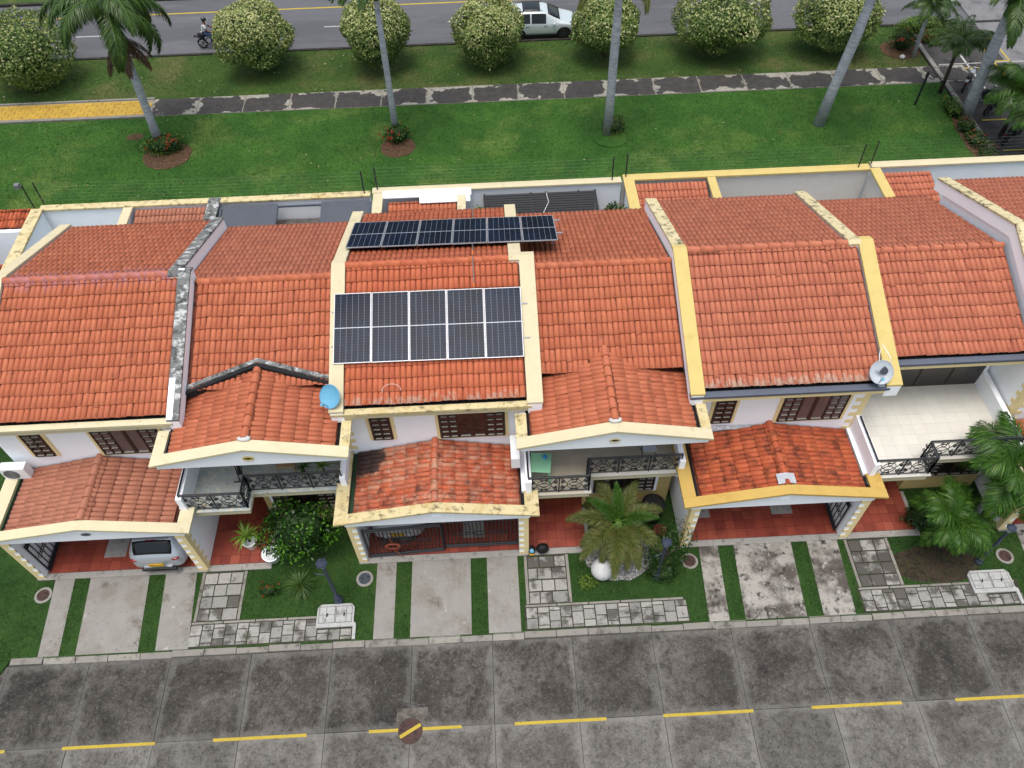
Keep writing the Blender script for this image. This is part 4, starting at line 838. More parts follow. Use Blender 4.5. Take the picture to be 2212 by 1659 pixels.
for (y, z, a, b, l) in ((6.9, 6.42, -4.42, 1.62, 'lower metal rail under the lower row of solar panels'), (7.95, 6.82, -4.42, 1.6, 'upper metal rail under the lower row of solar panels'), (11.1, 6.84, -4.2, 2.95, 'near metal rail under the upper row of solar panels'), (12.2, 6.44, -4.2, 2.95, 'far metal rail under the upper row of solar panels')):
    t = thing('mounting_rail', l, 'rail', ((a+b)/2, y, z), group='solar mounting rails')
    MB().box(a, b, y-.02, y+.02, z-.02, z+.02).build('rail', 'aluminium', t)
    for k in range(6):
        x = a+.3+(b-a-.6)*k/5; zz = 7.25-SL*abs(y-9.5)
        if y > 10 and x > 1.6: zz = 6.85-SL*abs(y-9.5)
        MB().box(x-.02, x+.02, y-.02, y+.02, zz, z-.02).build('foot', 'aluminium', t)
cdt = thing('cable_conduit', 'thin grey metal conduit running over the ridge between panel rows', 'conduit', (.0, 9.5, 7.4))
MB().tube([(-.02, 8.4, 7.02), (-.03, 8.9, 7.14), (-.03, 9.4, 7.42), (-.03, 9.7, 7.40), (-.04, 10.6, 7.02)], .016, 6).build('pipe', 'grey_plastic', cdt)
MB().tube([(-.04, 12.6, 6.3), (-.05, 13.2, 6.0), (-.05, 14.0, 5.75)], .016, 6).build('pipe', 'grey_plastic', cdt)
plain('orange_pvc', S(226, 120, 50), .5)
for y, z in ((8.6, 7.06), (9.65, 7.44)): MB().tube([(-.03, y-.08, z), (-.03, y+.08, z+.03)], .027, 6).build('orange_joint', 'orange_pvc', cdt)

# ------------------------------------------------------------------ front yards
def slab(name, poly, z1, mat): return struct(MB().pz(poly, .02, z1).build(name, mat))
for k, X in enumerate(UX):
    dm = 'driveway_concrete' if k < 2 else 'driveway_concrete_dark'; s = (.22, .0, -.15, -.2)[k]
    # three concrete strips with grass between
    for a, b in ((.62, 1.26), (1.78, 3.72), (4.26, 5.28)):
        a2, b2 = a+s, b+s
        slab('driveway', [(X+a2, .22), (X+b2, .22), (X+b, 2.80), (X+a, 2.80)], .1, dm)
    # paved walk: column along the porch and strip along the kerb
    wk = struct(MB().pz([(X+5.5, 1.05), (X+6.98, 1.05), (X+6.95, 2.79), (X+5.48, 2.79)], .02, .098).build('paved_walk', 'paver_joint'))
    pm = ('paver_stone', 'paver_stone_dark', 'paver_stone_black', 'paver_stone')[k]
    y = 2.74
    for row in range(4):
        hgt = .40; cuts = [X+5.60]
        off = (.0, .22, .08, .3)[row]
        for cc in (.42, .86): cuts.append(X+5.60+cc+random.uniform(-.05, .05)-off*.3)
        cuts.append(X+6.86)
        for a, b in zip(cuts[:-1], cuts[1:]):
            if b-a < .1: continue
            put('paver', MB().box(a+.017, b-.017, y-hgt+.017, y-.017, .09, .112+random.uniform(-.004, .004)).build('paver', pm, mesh_only=True), wk)
        y -= hgt+.015
    for x in (X+5.54, X+6.92): put('edging', MB().box(x-.045, x+.045, 1.1, 2.77, .08, .108).build('edging', 'kerb_concrete', mesh_only=True), wk)
    st = struct(MB().pz([(X+5.4, .23), (X+10.62, .23), (X+10.62, 1.08), (X+5.4, 1.08)], .02, .097).build('paved_strip', 'paver_joint'))
    pm2 = ('paver_stone_dark', 'paver_stone', 'paver_stone_dark', 'paver_stone')[k]; x = X+5.46; i = 0
    while x < X+10.5:
        wdt = .36+random.uniform(-.01, .01)
        if k in (0, 2) and x > X+9.35: ymax = .62
        else: ymax = .98
        cuts = [.27]+([.62, .98] if i % 3 == 0 else [.36+.02*(i % 4), .78] if i % 3 == 1 else [.5, .85])+[.98]
        cuts = [c for c in cuts if c <= ymax]; cuts = sorted(set(cuts+[ymax]))
        for a, b in zip(cuts[:-1], cuts[1:]):
            if b-a < .08: continue
            put('paver', MB().box(x+.015, x+wdt-.015, a+.015, b-.015, .09, .112+random.uniform(-.004, .004)).build('paver', pm2, mesh_only=True), st)
        x += wdt+.005; i += 1
    for a in range(5): put('edging', MB().box(X+5.46+a*1.02, X+6.44+a*1.02, 1.0, 1.07, .08, .107).build('edging', 'kerb_concrete', mesh_only=True), st)
# white painted utility chambers
plain('cast_lid_line', S(70, 72, 74), .7)
for k, (x0, x1, lb) in enumerate(((-5.55, -4.35, 'white painted utility chamber cover beside the lamp post'), (15.48, 16.85, 'white painted utility chamber cover at the right by the palm'))):
    t = thing('utility_chamber', lb, 'utility cover', ((x0+x1)/2, 1.0, .1), group='white utility chambers')
    MB().pz([(x0, .66), (x1+.06, .66), (x1+.06, .74), (x1-.02, .82), (x1-.02, 1.3), (x1-.12, 1.42), (x0+.12, 1.42), (x0, 1.3)], .1, .17).build('chamber', 'chamber_paint', t)
    MB().box(x1-.04, x1+.06, .25, .66, .1, .16).build('end_kerb', 'chamber_paint', t)
    w = (x1-x0-.2)/2
    for i in range(2):
        a = x0+.07+i*(w+.04); l = MB().box(a, a+w, .80, 1.34, .165, .18).build('lid', 'chamber_paint', t)
        for j in range(3): MB().box(a-.008, a+w+.008, .80+.265*j-.006, .80+.265*j+.006, .178, .1825).build('seam', 'cast_lid_line', l)
        for xx in (a, a+w, a+w*(.45+.2*i)): MB().box(xx-.006, xx+.006, .795, 1.345, .1785, .183).build('seam', 'cast_lid_line', l)
        MB().tube([(a+w*.5, 1.0, .19), (a+w*.55, 1.1, .21)], .02, 5).build('handle', 'black_plastic', l)
# manholes
stained('rusty_iron', S(86, 64, 58), [(S(60, 48, 46), 8, .5, .6)], var=.1); stained('grey_iron', S(74, 80, 90), [(S(56, 60, 68), 8, .5, .6)], var=.1)
def manhole(x, y, z, r, m, label, collar=None):
    t = thing('manhole_cover', label, 'manhole cover', (x, y, z), group='manhole covers')
    if collar: MB().lathe([(collar, -.03), (collar, .01), (r+.02, .015)], 20, (x, y, z)).build('collar', 'driveway_concrete', t)
    MB().lathe([(r, .0), (r, .022), (r-.03, .026), (r-.035, .022), (.001, .022)], 26, (x, y, z)).build('cover', m, t)
    for rr in (r*.45, r*.72): MB().tube([(x+rr*math.cos(a), y+rr*math.sin(a), z+.024) for a in [2*math.pi*i/20 for i in range(20)]], .008, 4, True).build('rib', m, t)
    return t
manhole(-14.62, 2.27, .1, .2, 'rusty_iron', 'small reddish round manhole cover by the garage with the silver car', .28)
manhole(-4.12, 2.27, .1, .2, 'grey_iron', 'small blue grey round manhole cover left of the patched roof garage drive', .28)
manhole(6.62, 2.3, .1, .2, 'rusty_iron', 'small round manhole cover with pale collar by the oleander bush', .28)
manhole(17.0, 1.9, .1, .2, 'rusty_iron', 'small reddish manhole cover at the right edge near the palm', .28)
stained('road_patch', S(120, 114, 107), [(S(84, 79, 73), 3, .42, .62), (S(60, 56, 52), 18, .5, .65)], var=.1, bump=.4)
mh = manhole(-2.48, -2.55, .004, .36, 'rusty_iron', 'large rusty manhole cover in the concrete street on the yellow line')
MB().box(-.34, .34, -.05, .05, 0, .006).build('yellow_stripe', 'road_paint_yellow', mesh_only=True)
o = put('yellow_stripe', MB().box(-.34, .34, -.05, .05, .03, .036).build('yellow_stripe', 'road_paint_yellow', mesh_only=True), mh, local=True); o.rotation_euler = (0, 0, .5)
MB().box(-2.9, -1.98, -2.42, -1.9, .0045, .0075).build('patch', 'road_patch', mh)

# ------------------------------------------------------------------ vegetation
def shell_points(n, R, lump=.18, seed=0, low=-1.):
    rs = np.random.RandomState(seed); d = rs.normal(0, 1, (n, 3)); d /= np.linalg.norm(d, axis=1)[:, None]
    d = d[d[:, 2] > low]; k = rs.normal(0, 1, (60, 3)); k /= np.linalg.norm(k, axis=1)[:, None]; a = rs.uniform(-1, 1, 60)
    w = np.exp(-((1-d @ k.T)/.05)); bump = (w*a).sum(1)
    r = 1+lump*np.clip(bump, -1, 1)+rs.normal(0, .025, len(d))-np.abs(rs.normal(0, .05, len(d)))
    return d, d*r[:, None]*np.asarray(R), bump
def topiary(name, label, loc, R, cz, seed, pale, group):
    t = thing(name, label, 'tree', loc, group=group)
    d, p, bump = shell_points(12000, R, .20, seed); p[:, 2] += cz
    rs = np.random.RandomState(seed+500); keep = np.ones(len(p), bool)
    for hdir, hr in [(Vector((rs.uniform(-.5, .5), rs.uniform(-.6, .2), 1)).normalized(), rs.uniform(.2, .34))]+[(Vector(rs.normal(0, 1, 3)).normalized(), rs.uniform(.10, .2)) for _ in range(4)]:
        ang = np.arccos(np.clip(d @ np.array(hdir), -1, 1)); f = np.clip(1-ang/hr, 0, 1)[:, None]; p[:, :2] *= 1-.28*f; p[:, 2:] = cz+(p[:, 2:]-cz)*(1-.28*f); keep &= (ang > hr*.8) | (rs.rand(len(p)) < .45)
    d, p, bump = d[keep], p[keep], bump[keep]
    n = len(p); ax = rand_axes(d, .085, .15, .55)
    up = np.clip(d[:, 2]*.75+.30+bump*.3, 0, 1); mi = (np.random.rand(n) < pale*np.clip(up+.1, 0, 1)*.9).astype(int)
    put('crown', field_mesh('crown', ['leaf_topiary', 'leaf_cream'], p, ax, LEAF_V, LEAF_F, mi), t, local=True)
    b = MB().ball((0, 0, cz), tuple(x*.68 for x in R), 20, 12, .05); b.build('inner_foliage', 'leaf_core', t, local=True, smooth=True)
    m = MB(); m.tube([(0, 0, -.05), (.03, .02, .3), (0, 0, cz-R[2]*.6)], [.10, .075, .07], 7)
    for a in range(5): m.tube([(0, 0, cz-R[2]*.95), (.5*math.cos(a*1.3), .5*math.sin(a*1.3), cz-R[2]*.5)], .035, 5)
    m.build('trunk', 'bark_dark', t, local=True)
    return t
TR = [(-12.04, 34.05, (2.15, 2.0, 1.65), 2.15, .95, 'round clipped cream flowering tree beside the motorcycle rider'),
      (-5.35, 33.75, (1.95, 1.85, 1.6), 2.25, .75, 'round clipped tree behind the second royal palm trunk'),
      (.93, 33.65, (1.95, 1.85, 1.6), 2.05, .80, 'round clipped tree covering the tail of the white car'),
      (7.5, 33.85, (1.75, 1.7, 1.4), 1.95, .42, 'smallest round clipped green tree at the nose of the white car'),
      (13.95, 33.55, (2.7, 2.3, 1.6), 2.05, .62, 'widest round clipped tree on the verge, right of centre'),
      (20.45, 33.55, (2.25, 2.05, 1.5), 2.0, .60, 'round clipped tree behind the leaning right palm trunk'),
      (-24.8, 33.5, (2.4, 2.2, 1.7), 2.05, .30, 'large greener clipped tree at the left picture edge')]
for i, (x, y, R, cz, pale, lb) in enumerate(TR): topiary('clipped_tree', lb, (x, y, 0), R, cz, 30+i, pale, 'round clipped trees along the verge')

def frond_mesh(L, droop, nl, ll, lw, mats, seed, plume=0, lean=.55, lhang=.35, elev=0, twist=0):
    """frond starting at the origin, running along +Y, rising by elev then drooping"""
    rs = np.random.RandomState(seed); m = MB(); pts = []; a = elev; p = Vector((0, 0, 0)); N = 14
    for i in range(N+1): pts.append(p.copy()); a2 = a-droop*(i/N)**1.3; p = p+Vector((0, math.cos(a2), math.sin(a2)))*(L/N)
    m.cur = 1; m.tube(pts, .022*L/2, 4, r1=.004); m.cur = 0
    for i in range(nl):
        t = .10+.9*i/nl; k = t*N; j = min(int(k), N-1); q = pts[j].lerp(pts[j+1], k-j); T = (pts[j+1]-pts[j]).normalized()
        U = Vector((1, 0, 0)).cross(T)
        if U.z < 0: U = -U
        env = math.sin(math.pi*min(1, .15+.85*t)**.8)*.75+.25
        for s in (-1, 1):
            for rep in range(1+(plume > 0)):
                phi = rs.uniform(-1, 1)*plume+rs.normal(0, .12); side = Vector((s, 0, 0))*math.cos(phi)+U*math.sin(phi)
                dr = (side+T*(lean+.6*t)+Vector((0, 0, -lhang*rs.uniform(.5, 1.4)))).normalized(); l = ll*env*rs.uniform(.8, 1.15)
                w = dr.cross(U if abs(dr.dot(U)) < .9 else T).normalized()*lw*.5
                mid = q+dr*l*.55+Vector((0, 0, -.02)); e = q+dr*l+Vector((0, 0, -lhang*l*.45))
                m.add([q, mid+w, e, mid-w], [(0, 1, 2, 3)])
    return m.build('frond', mats, mesh_only=True)
def crown(parent, z, meshes, n, tilt=(.0, .6), seed=0, xy=(0, 0), scale=1, az=None, up=None):
    rs = random.Random(seed)
    for i in range(n):
        a = (i*2.399+rs.uniform(-.25, .25)) if az is None else az[i]
        e = rs.uniform(*tilt) if up is None else up[i]
        me = meshes[rs.randrange(len(meshes))]
        put('frond', me, parent, local=True, mat=Matrix.Translation((xy[0], xy[1], z)) @ Matrix.Rotation(a, 4, 'Z') @ Matrix.Rotation(e, 4, 'X') @ Matrix.Rotation(rs.uniform(-.3, .3), 4, 'Y') @ Matrix.Scale(scale*rs.uniform(.9, 1.1), 4))
RF = [frond_mesh(3.4, 2.1, 130, .75, .05, ['leaf_palm', 'crownshaft_green'], 1+i, plume=.6, lhang=.7, elev=.5) for i in range(3)]
RFO = [frond_mesh(3.3, 1.9, 90, .6, .045, ['leaf_palm_olive', 'crownshaft_green'], 11+i, plume=.5, lhang=.7, elev=.5) for i in range(2)]
DRY = frond_mesh(1.9, .8, 50, .5, .04, ['leaf_palm_dry', 'leaf_palm_dry'], 21, plume=.6, lhang=1.0, elev=-.6)
def royal(label, loc, h, lean, r0, seed, shaft=True, fr=RF, n=11, dry=0, sh=1.2):
    t = thing('royal_palm', label, 'palm tree', loc, group='tall royal palms on the lawn')
    P = [(0, 0, -.1), (lean[0]*.3, lean[1]*.3, h*.3), (lean[0]*.7, lean[1]*.7, h*.65), (lean[0], lean[1], h)]
    MB().tube(P, [r0*1.25, r0, r0*1.02, r0*.78], 12).build('trunk', 'palm_trunk_grey', t, local=True, smooth=True)
    MB().tube([P[-1], (lean[0]*1.02, lean[1]*1.02, h+sh)], r0*.85, 10, r1=r0*.5).build('crownshaft', 'crownshaft_green' if not dry else 'bark_dark', t, local=True, smooth=True)
    crown(t, h+sh-.1, fr, n, (-.2, .7) if not dry else (-.75, .3), seed, lean)
    for k in range(dry): put('dry_frond', DRY, t, local=True, mat=Matrix.Translation((lean[0], lean[1], h+.6)) @ Matrix.Rotation(2.4+k*1.0, 4, 'Z'))
    return t
royal('royal palm with brown dead fronds and red flower bed at its foot', (-16.46, 27.2, 0), 5.2, (.15, .1), .2, 3, n=17, dry=5, sh=2.3)
royal('royal palm with slim trunk standing in the small round red flower bed', (-4.15, 27.15, 0), 7.0, (.0, .05), .15, 5, fr=RF+RFO)
royal('royal palm with stout grey trunk right of the white car', (6.82, 26.4, 0), 7.4, (0, .05), .21, 7, fr=RFO)
royal('royal palm with brown streaked leaning trunk on a bare grass mound', (17.85, 26.4, 0), 7.4, (.7, .1), .24, 9)
royal('thick pale royal palm trunk at the car park corner', (25.6, 26.5, 0), 5.4, (-.3, .0), .27, 11, n=12)
CF = [frond_mesh(1.75, 1.5, 44, .6, .034, ['leaf_palm_bright', 'leaf_palm_bright'], 41+i, plume=.45, lhang=.7, elev=.75) for i in range(3)]
CD = [frond_mesh(1.8, 1.5, 48, .55, .034, ['leaf_palm', 'crownshaft_green'], 51+i, plume=.2, lhang=.6, elev=.7) for i in range(3)]
def small_palm(label, loc, h, lean, r0, seed, fr, n, tilt=(-.5, .6), scale=1, group='small palms'):
    t = thing('small_palm', label, 'palm tree', loc, group=group)
    MB().tube([(0, 0, -.1), (lean[0]*.5, lean[1]*.4, h*.5), (lean[0], lean[1], h)], r0, 9, r1=r0*.7).build('trunk', 'bark_dark' if seed % 2 else 'palm_trunk_grey', t, local=True, smooth=True)
    crown(t, h, fr, n, tilt, seed, lean, scale); return t
small_palm('slender palm with bushy dark crown over the car park kerb', (25.15, 28.8, 0), 2.9, (-.1, 0), .11, 61, CD, 22, scale=.95)
small_palm('slender palm at the hedge beside the far road', (25.0, 32.45, 0), 3.1, (-.15, 0), .12, 62, CD, 16, scale=.9)
small_palm('bushy palm over the parked motorcycles at the right edge', (26.6, 24.6, 0), 2.8, (0, 0), .12, 63, CF+CD, 26, scale=1.15)
small_palm('low bushy palm below the parked motorcycles at the right edge', (26.7, 22.2, 0), 2.6, (0, 0), .12, 65, CF+CD, 22, scale=1.05)
small_palm('big bright green palm on the lawn of the open terrace house', (15.1, 2.45, .08), 1.55, (-.2, .1), .15, 67, CF, 20, (-.7, .5), .82, 'front garden palms')
small_palm('bright green palm rising beside the balcony at the right edge', (16.75, 3.55, .08), 2.75, (0, .1), .12, 68, CF, 24, (-.7, .5), 1.12, 'front garden palms')
# foxtail palm in the middle garden
FX = [frond_mesh(1.8, 1.3, 170, .40, .020, [m, 'crownshaft_green'], 71+i, plume=1.5, lean=.6, lhang=.2, elev=.5) for i, m in enumerate(('leaf_palm_olive', 'leaf_palm_olive', 'leaf_palm_bright'))]
fx = thing('foxtail_palm', 'bushy olive foxtail palm in the white pebble bed before the balcony', 'palm tree', (4.2, 2.85, .08))
MB().tube([(0, 0, 0), (.02, .05, 1.0), (0, .1, 1.75)], .13, 10, r1=.08).build('trunk', 'palm_trunk_grey', fx, local=True, smooth=True)
for i, (a, e, k, s) in enumerate(((.35, .05, 0, 1.0), (-.5, .1, 0, .95), (1.35, -.2, 0, 1.0), (-1.2, -.25, 1, 1.0), (2.2, -.35, 1, 1.0), (2.95, -.25, 0, 1.05), (-2.1, -.35, 1, 1.0), (-2.75, -.45, 0, .95), (.0, .55, 2, .75), (.95, .35, 2, .75), (3.3, -.6, 1, .9), (-1.6, .2, 2, .75), (.7, -.5, 0, 1.0), (1.8, -.7, 1, .95), (-.9, -.6, 0, 1.0), (2.55, -.8, 0, .9), (-2.4, -.8, 1, .9))):
    put('frond', FX[k], fx, local=True, mat=Matrix.Translation((0, .1, 1.75)) @ Matrix.Rotation(a, 4, 'Z') @ Matrix.Rotation(e, 4, 'X') @ Matrix.Scale(s, 4))

def bush(name, label, loc, R, cz, n, leaf, mats, frac, seed, cat='shrub', trunk=True, group=None, lump=.35, flowers=None, core=True):
    t = thing(name, label, cat, loc, group=group); rs = np.random.RandomState(seed)
    d, p, bump = shell_points(n, R, lump, seed, -.9); p *= rs.uniform(.55, 1.03, len(p))[:, None]**.5; p[:, 2] += cz; ax = rand_axes(d, leaf[0], leaf[1], .8)
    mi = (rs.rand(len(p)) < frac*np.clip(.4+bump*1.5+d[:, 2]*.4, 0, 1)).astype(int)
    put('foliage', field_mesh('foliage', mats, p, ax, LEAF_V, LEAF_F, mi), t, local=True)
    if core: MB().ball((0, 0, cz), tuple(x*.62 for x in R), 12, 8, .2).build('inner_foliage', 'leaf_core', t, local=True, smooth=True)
    if trunk:
        m = MB(); m.tube([(0, 0, -.05), (.02, 0, cz*.5), (0, 0, cz)], .05, 6)
        for a in range(4): m.tube([(0, 0, cz*.4), (R[0]*.5*math.cos(a*1.6), R[1]*.5*math.sin(a*1.6), cz)], .025, 5)
        m.build('stem', 'bark_dark', t, local=True)
    if flowers:
        fm, fn, fs = flowers; dd, pp, _ = shell_points(fn, R, lump, seed+1, .0); pp = pp*1.02; pp[:, 2] += cz; q = []; aa = []
        pos = np.repeat(pp, 6, 0)+rs.normal(0, fs*.7, (len(pp)*6, 3)); put('flowers', field_mesh('flowers', fm, pos, rand_axes(np.repeat(dd, 6, 0), fs, fs*1.3, .6), LEAF_V, LEAF_F), t, local=True)
    return t
bush('garden_tree', 'dense dark green bushy tree in the front garden by the lamp post', (-6.15, 3.55, .08), (1.2, 1.0, .95), 1.35, 3600, (.07, .13), ['leaf_dark', 'leaf_fresh'], .45, 81, 'tree')
bush('ixora_bed', 'round bed of green shrubs with red flowers under the leftmost palm', (-16.0, 26.7, 0), (1.1, .75, .42), .3, 2600, (.05, .09), ['leaf_dark', 'leaf_lime'], .5, 82, trunk=False, flowers=('petal_red', 34, .06))
bush('ixora_bush', 'red flowering shrub around the slim palm trunk', (-4.05, 26.6, 0), (.72, .6, .42), .38, 1600, (.05, .09), ['leaf_dark', 'leaf_lime'], .3, 83, trunk=False, flowers=('petal_red', 40, .06))
bush('ixora_bush', 'small dull green shrub with one red flower by the stout palm', (7.15, 26.5, 0), (.62, .5, .42), .36, 1300, (.05, .09), ['leaf_dark', 'leaf_palm_olive'], .5, 84, trunk=False, flowers=('petal_red', 5, .05))
bush('ixora_bush', 'dark shrub with orange red flowers beside the path end', (24.6, 33.4, 0), (.75, .65, .55), .45, 1600, (.05, .09), ['leaf_dark', 'leaf_palm_olive'], .4, 85, trunk=False, flowers=('petal_red', 26, .06))
bush('ixora_bush', 'yellowing low shrub at the foot of the slender kerb palm', (25.0, 26.9, 0), (.45, .8, .4), .3, 1200, (.05, .09), ['leaf_dark', 'leaf_lime'], .6, 86, trunk=False, flowers=('petal_red', 5, .05))
bush('hedge', 'pale clipped hedge strip beside the far road', (26.4, 35.2, 0), (1.6, .5, .45), .4, 2600, (.06, .1), ['leaf_topiary', 'leaf_lime'], .7, 87, 'hedge', trunk=False, lump=.1)
bush('hedge', 'low clipped hedge nearer the car park bay', (26.9, 34.0, 0), (1.3, .45, .4), .35, 2000, (.06, .1), ['leaf_topiary', 'leaf_palm_olive'], .6, 88, 'hedge', trunk=False, lump=.15, flowers=('petal_red', 8, .05))
for i, (y, lb) in enumerate(((25.3, 'red flowered kerb shrub below the thick pale palm'), (24.2, 'middle red flowered shrub along the car park kerb'), (23.0, 'nearest red flowered shrub along the car park kerb'))):
    bush('ixora_bush', lb, (25.05+.1*i, y, 0), (.45, .6, .38), .28, 1100, (.05, .09), ['leaf_dark', 'leaf_palm_olive'], .5, 90+i, trunk=False, flowers=('petal_red', 9, .06), group='red flowered shrubs along the kerb')
bush('ixora_bush', 'small red flowering plant on the front lawn by the stone walk', (-7.2, 1.98, .08), (.34, .26, .22), .18, 600, (.03, .06), ['leaf_dark', 'leaf_fresh'], .2, 95, trunk=False, flowers=('petal_red', 12, .04))
bush('oleander', 'leggy oleander shrub with white flowers beside the grey lamp post', (5.75, 2.35, .08), (.85, .75, .85), 1.0, 1100, (.035, .14), ['leaf_dark', 'leaf_palm'], .5, 96, flowers=('petal_white', 5, .035), core=False)
bush('yellow_flower_plant', 'low plant with white and yellow flowers on the lawn edge', (5.6, 1.9, .08), (.6, .4, .25), .2, 500, (.03, .1), ['leaf_dark', 'leaf_palm'], .5, 97, trunk=False, flowers=('petal_yellow', 4, .03))
bush('yard_shrub', 'rounded green shrub rising behind the roof by the cream wall', (.1, 16.6, 1.5), (.55, .6, .6), 1.2, 1500, (.06, .1), ['leaf_dark', 'leaf_fresh'], .6, 98)
bush('bougainvillea', 'pink flowering shrub in the yard corner by the yellow party wall', (5.75, 16.5, 1.2), (.6, .9, .75), 1.4, 1900, (.06, .1), ['leaf_dark', 'leaf_topiary'], .4, 99, flowers=('petal_pink', 26, .06))
bush('ground_cover', 'dark leafy bed under the big bright palm beside the red porch', (14.9, 3.4, .08), (.9, .6, .3), .2, 1300, (.05, .11), ['leaf_dark', 'leaf_palm'], .4, 100, trunk=False)
bush('euphorbia', 'yellow green branching plant beside the white ball', (3.15, 1.68, .08), (.3, .22, .2), .15, 260, (.035, .13), ['leaf_lime', 'leaf_palm_olive'], .4, 101, trunk=False, core=False)
# strap-leaved rosettes
def rosette(name, label, loc, n, L, w, mat, seed, elev=(.2, 1.3), droop=1.4, h=0, stem=None):
    t = thing(name, label, 'plant', loc); rs = random.Random(seed); Ms = []
    for v in range(3):
        m = MB(); N = 6; a = 0; p = Vector((0, 0, 0)); L_ = []; R_ = []
        for i in range(N+1):
            ww = w*(.5+.5*math.sin(math.pi*min(1, i/N+.25)))*(1-.96*(i/N)**3); L_.append(p+Vector((-ww/2, 0, .01))); R_.append(p+Vector((ww/2, 0, .01)))
            a2 = -droop*(.7+.25*v)*(i/N)**1.4; p = p+Vector((0, math.cos(a2), math.sin(a2)))*L/N
        m.add(L_+R_, [(i, N+1+i, N+2+i, i+1) for i in range(N)]); Ms.append(m.build('leaf', mat, mesh_only=True))
    for i in range(n):
        put('leaf', Ms[i % 3], t, local=True, mat=Matrix.Translation((0, 0, h)) @ Matrix.Rotation(i*2.4+rs.uniform(-.3, .3), 4, 'Z') @ Matrix.Rotation(rs.uniform(*elev), 4, 'X') @ Matrix.Scale(rs.uniform(.75, 1.1), 4))
    if stem: MB().tube([(0, 0, -.05), (0, 0, h)], stem, 7, r1=stem*.6).build('stem', 'bark_dark', t, local=True)
    return t
rosette('ponytail_plant', 'fountain of thin drooping green leaves on the front lawn', (-6.1, 2.0, .1), 90, .8, .03, 'leaf_palm', 110, (.1, 1.3), 1.9, .35, .12)
rosette('dracaena', 'yellow green striped dracaena in a white pot on the porch edge', (-8.0, 3.65, .5), 34, .62, .085, 'leaf_lime', 111, (.1, 1.2), 1.2, .35, .05)
rosette('porch_plant', 'dark leafy plant on the porch by the cream wall', (-7.2, 4.3, .12), 18, .5, .08, 'leaf_dark', 112, (.2, 1.2), 1.0, .6, .03)
rosette('balcony_palm', 'potted yellow green plant on the left balcony', (-5.1, 4.7, 2.8), 26, .6, .05, 'leaf_lime', 113, (.2, 1.2), 1.3, .45, .04)
rosette('balcony_plant', 'second potted plant further along the left balcony', (-5.75, 4.75, 2.8), 20, .55, .05, 'leaf_palm_bright', 114, (.2, 1.2), 1.3, .35, .04)
# mulch rings and pebble bed
def disc(name, mat, c, rx, ry, z, seed): 
    rs = random.Random(seed); return struct(MB().pz([(c[0]+rx*(1+rs.uniform(-.06, .06))*math.cos(2*math.pi*i/28), c[1]+ry*(1+rs.uniform(-.06, .06))*math.sin(2*math.pi*i/28)) for i in range(28)], -.02, z).build(name, mat))
disc('mulch_bed', 'mulch', (-15.85, 26.15), 1.25, 1.15, .02, 1); disc('mulch_bed', 'mulch', (-4.03, 26.0), .9, .85, .02, 2); disc('mulch_bed', 'lawn_grass', (6.9, 25.95), .85, .8, .05, 3); disc('mulch_bed', 'mulch', (24.5, 33.2), 1.1, 1.0, .02, 4); disc('mulch_bed', 'mulch', (25.1, 24.4), .45, 2.4, .02, 5)
disc('mulch_bed', 'mulch', (-17.9, 27.9), .45, .3, .006, 6)
disc('soil_bed', 'soil', (14.6, 1.75), 1.5, .65, .09, 7); disc('pebble_bed', 'pebbles', (4.3, 2.75), 1.15, 1.0, .1, 8)
# grass blades
def blades(name, regions, mats, label=None, w=.03, l=.09):
    P = []
    for (x0, x1, y0, y1, dens, z) in regions:
        n = int((x1-x0)*(y1-y0)*dens); P.append(np.stack([np.random.uniform(x0, x1, n), np.random.uniform(y0, y1, n), np.full(n, z)], 1))
    P = np.concatenate(P); n = len(P); a = np.random.uniform(0, 2*math.pi, n); tilt = np.random.normal(0, .55, (n, 2))
    y = np.stack([tilt[:, 0], tilt[:, 1], np.ones(n)], 1); y /= np.linalg.norm(y, axis=1)[:, None]; x = np.stack([np.cos(a), np.sin(a), np.zeros(n)], 1)
    L = l*np.random.uniform(.5, 1.4, n); x = x*(w*np.random.uniform(.7, 1.3, n))[:, None]; ax = np.stack([x, y*L[:, None], np.zeros((n, 3))], 2)
    o = put(name, field_mesh(name, mats, P, ax, [(-.5, 0, 0), (.5, 0, 0), (.1, 1, 0)], [(0, 1, 2)])); o['kind'] = 'stuff'; o['label'] = label; o['category'] = 'grass'; return o
blades('lawn_grass', [(-28, 25.4, 18.9, 29.7, 170, 0), (-30, 25.4, 31.42, 35.8, 150, 0)], 'grass_blade', 'short mown grass of the lawn and verge behind the houses', .028, .075)
yr = []
for k, X in enumerate(UX):
    for a, b in ((1.28, 1.76), (3.74, 4.24), (5.3, 5.46)): yr.append((X+a+.0, X+b+.0, .25, 2.78, 420, .085))
    yr.append((X+7.0, X+10.55, 1.12, 2.8, 380, .085)); yr.append((X+7.8, X+10.5, 2.8, 4.5, 300, .085)); yr.append((X-.4 if k else X-3, X+.55, .25, 2.8, 320, .085))
yr.append((-19, -15.05, .2, 9, 200, .085)); yr.append((-19, -15.1, -.3, .2, 200, .06))
blades('garden_grass', yr, 'grass_blade', 'short grass in the front gardens and between the drive strips', .022, .06)

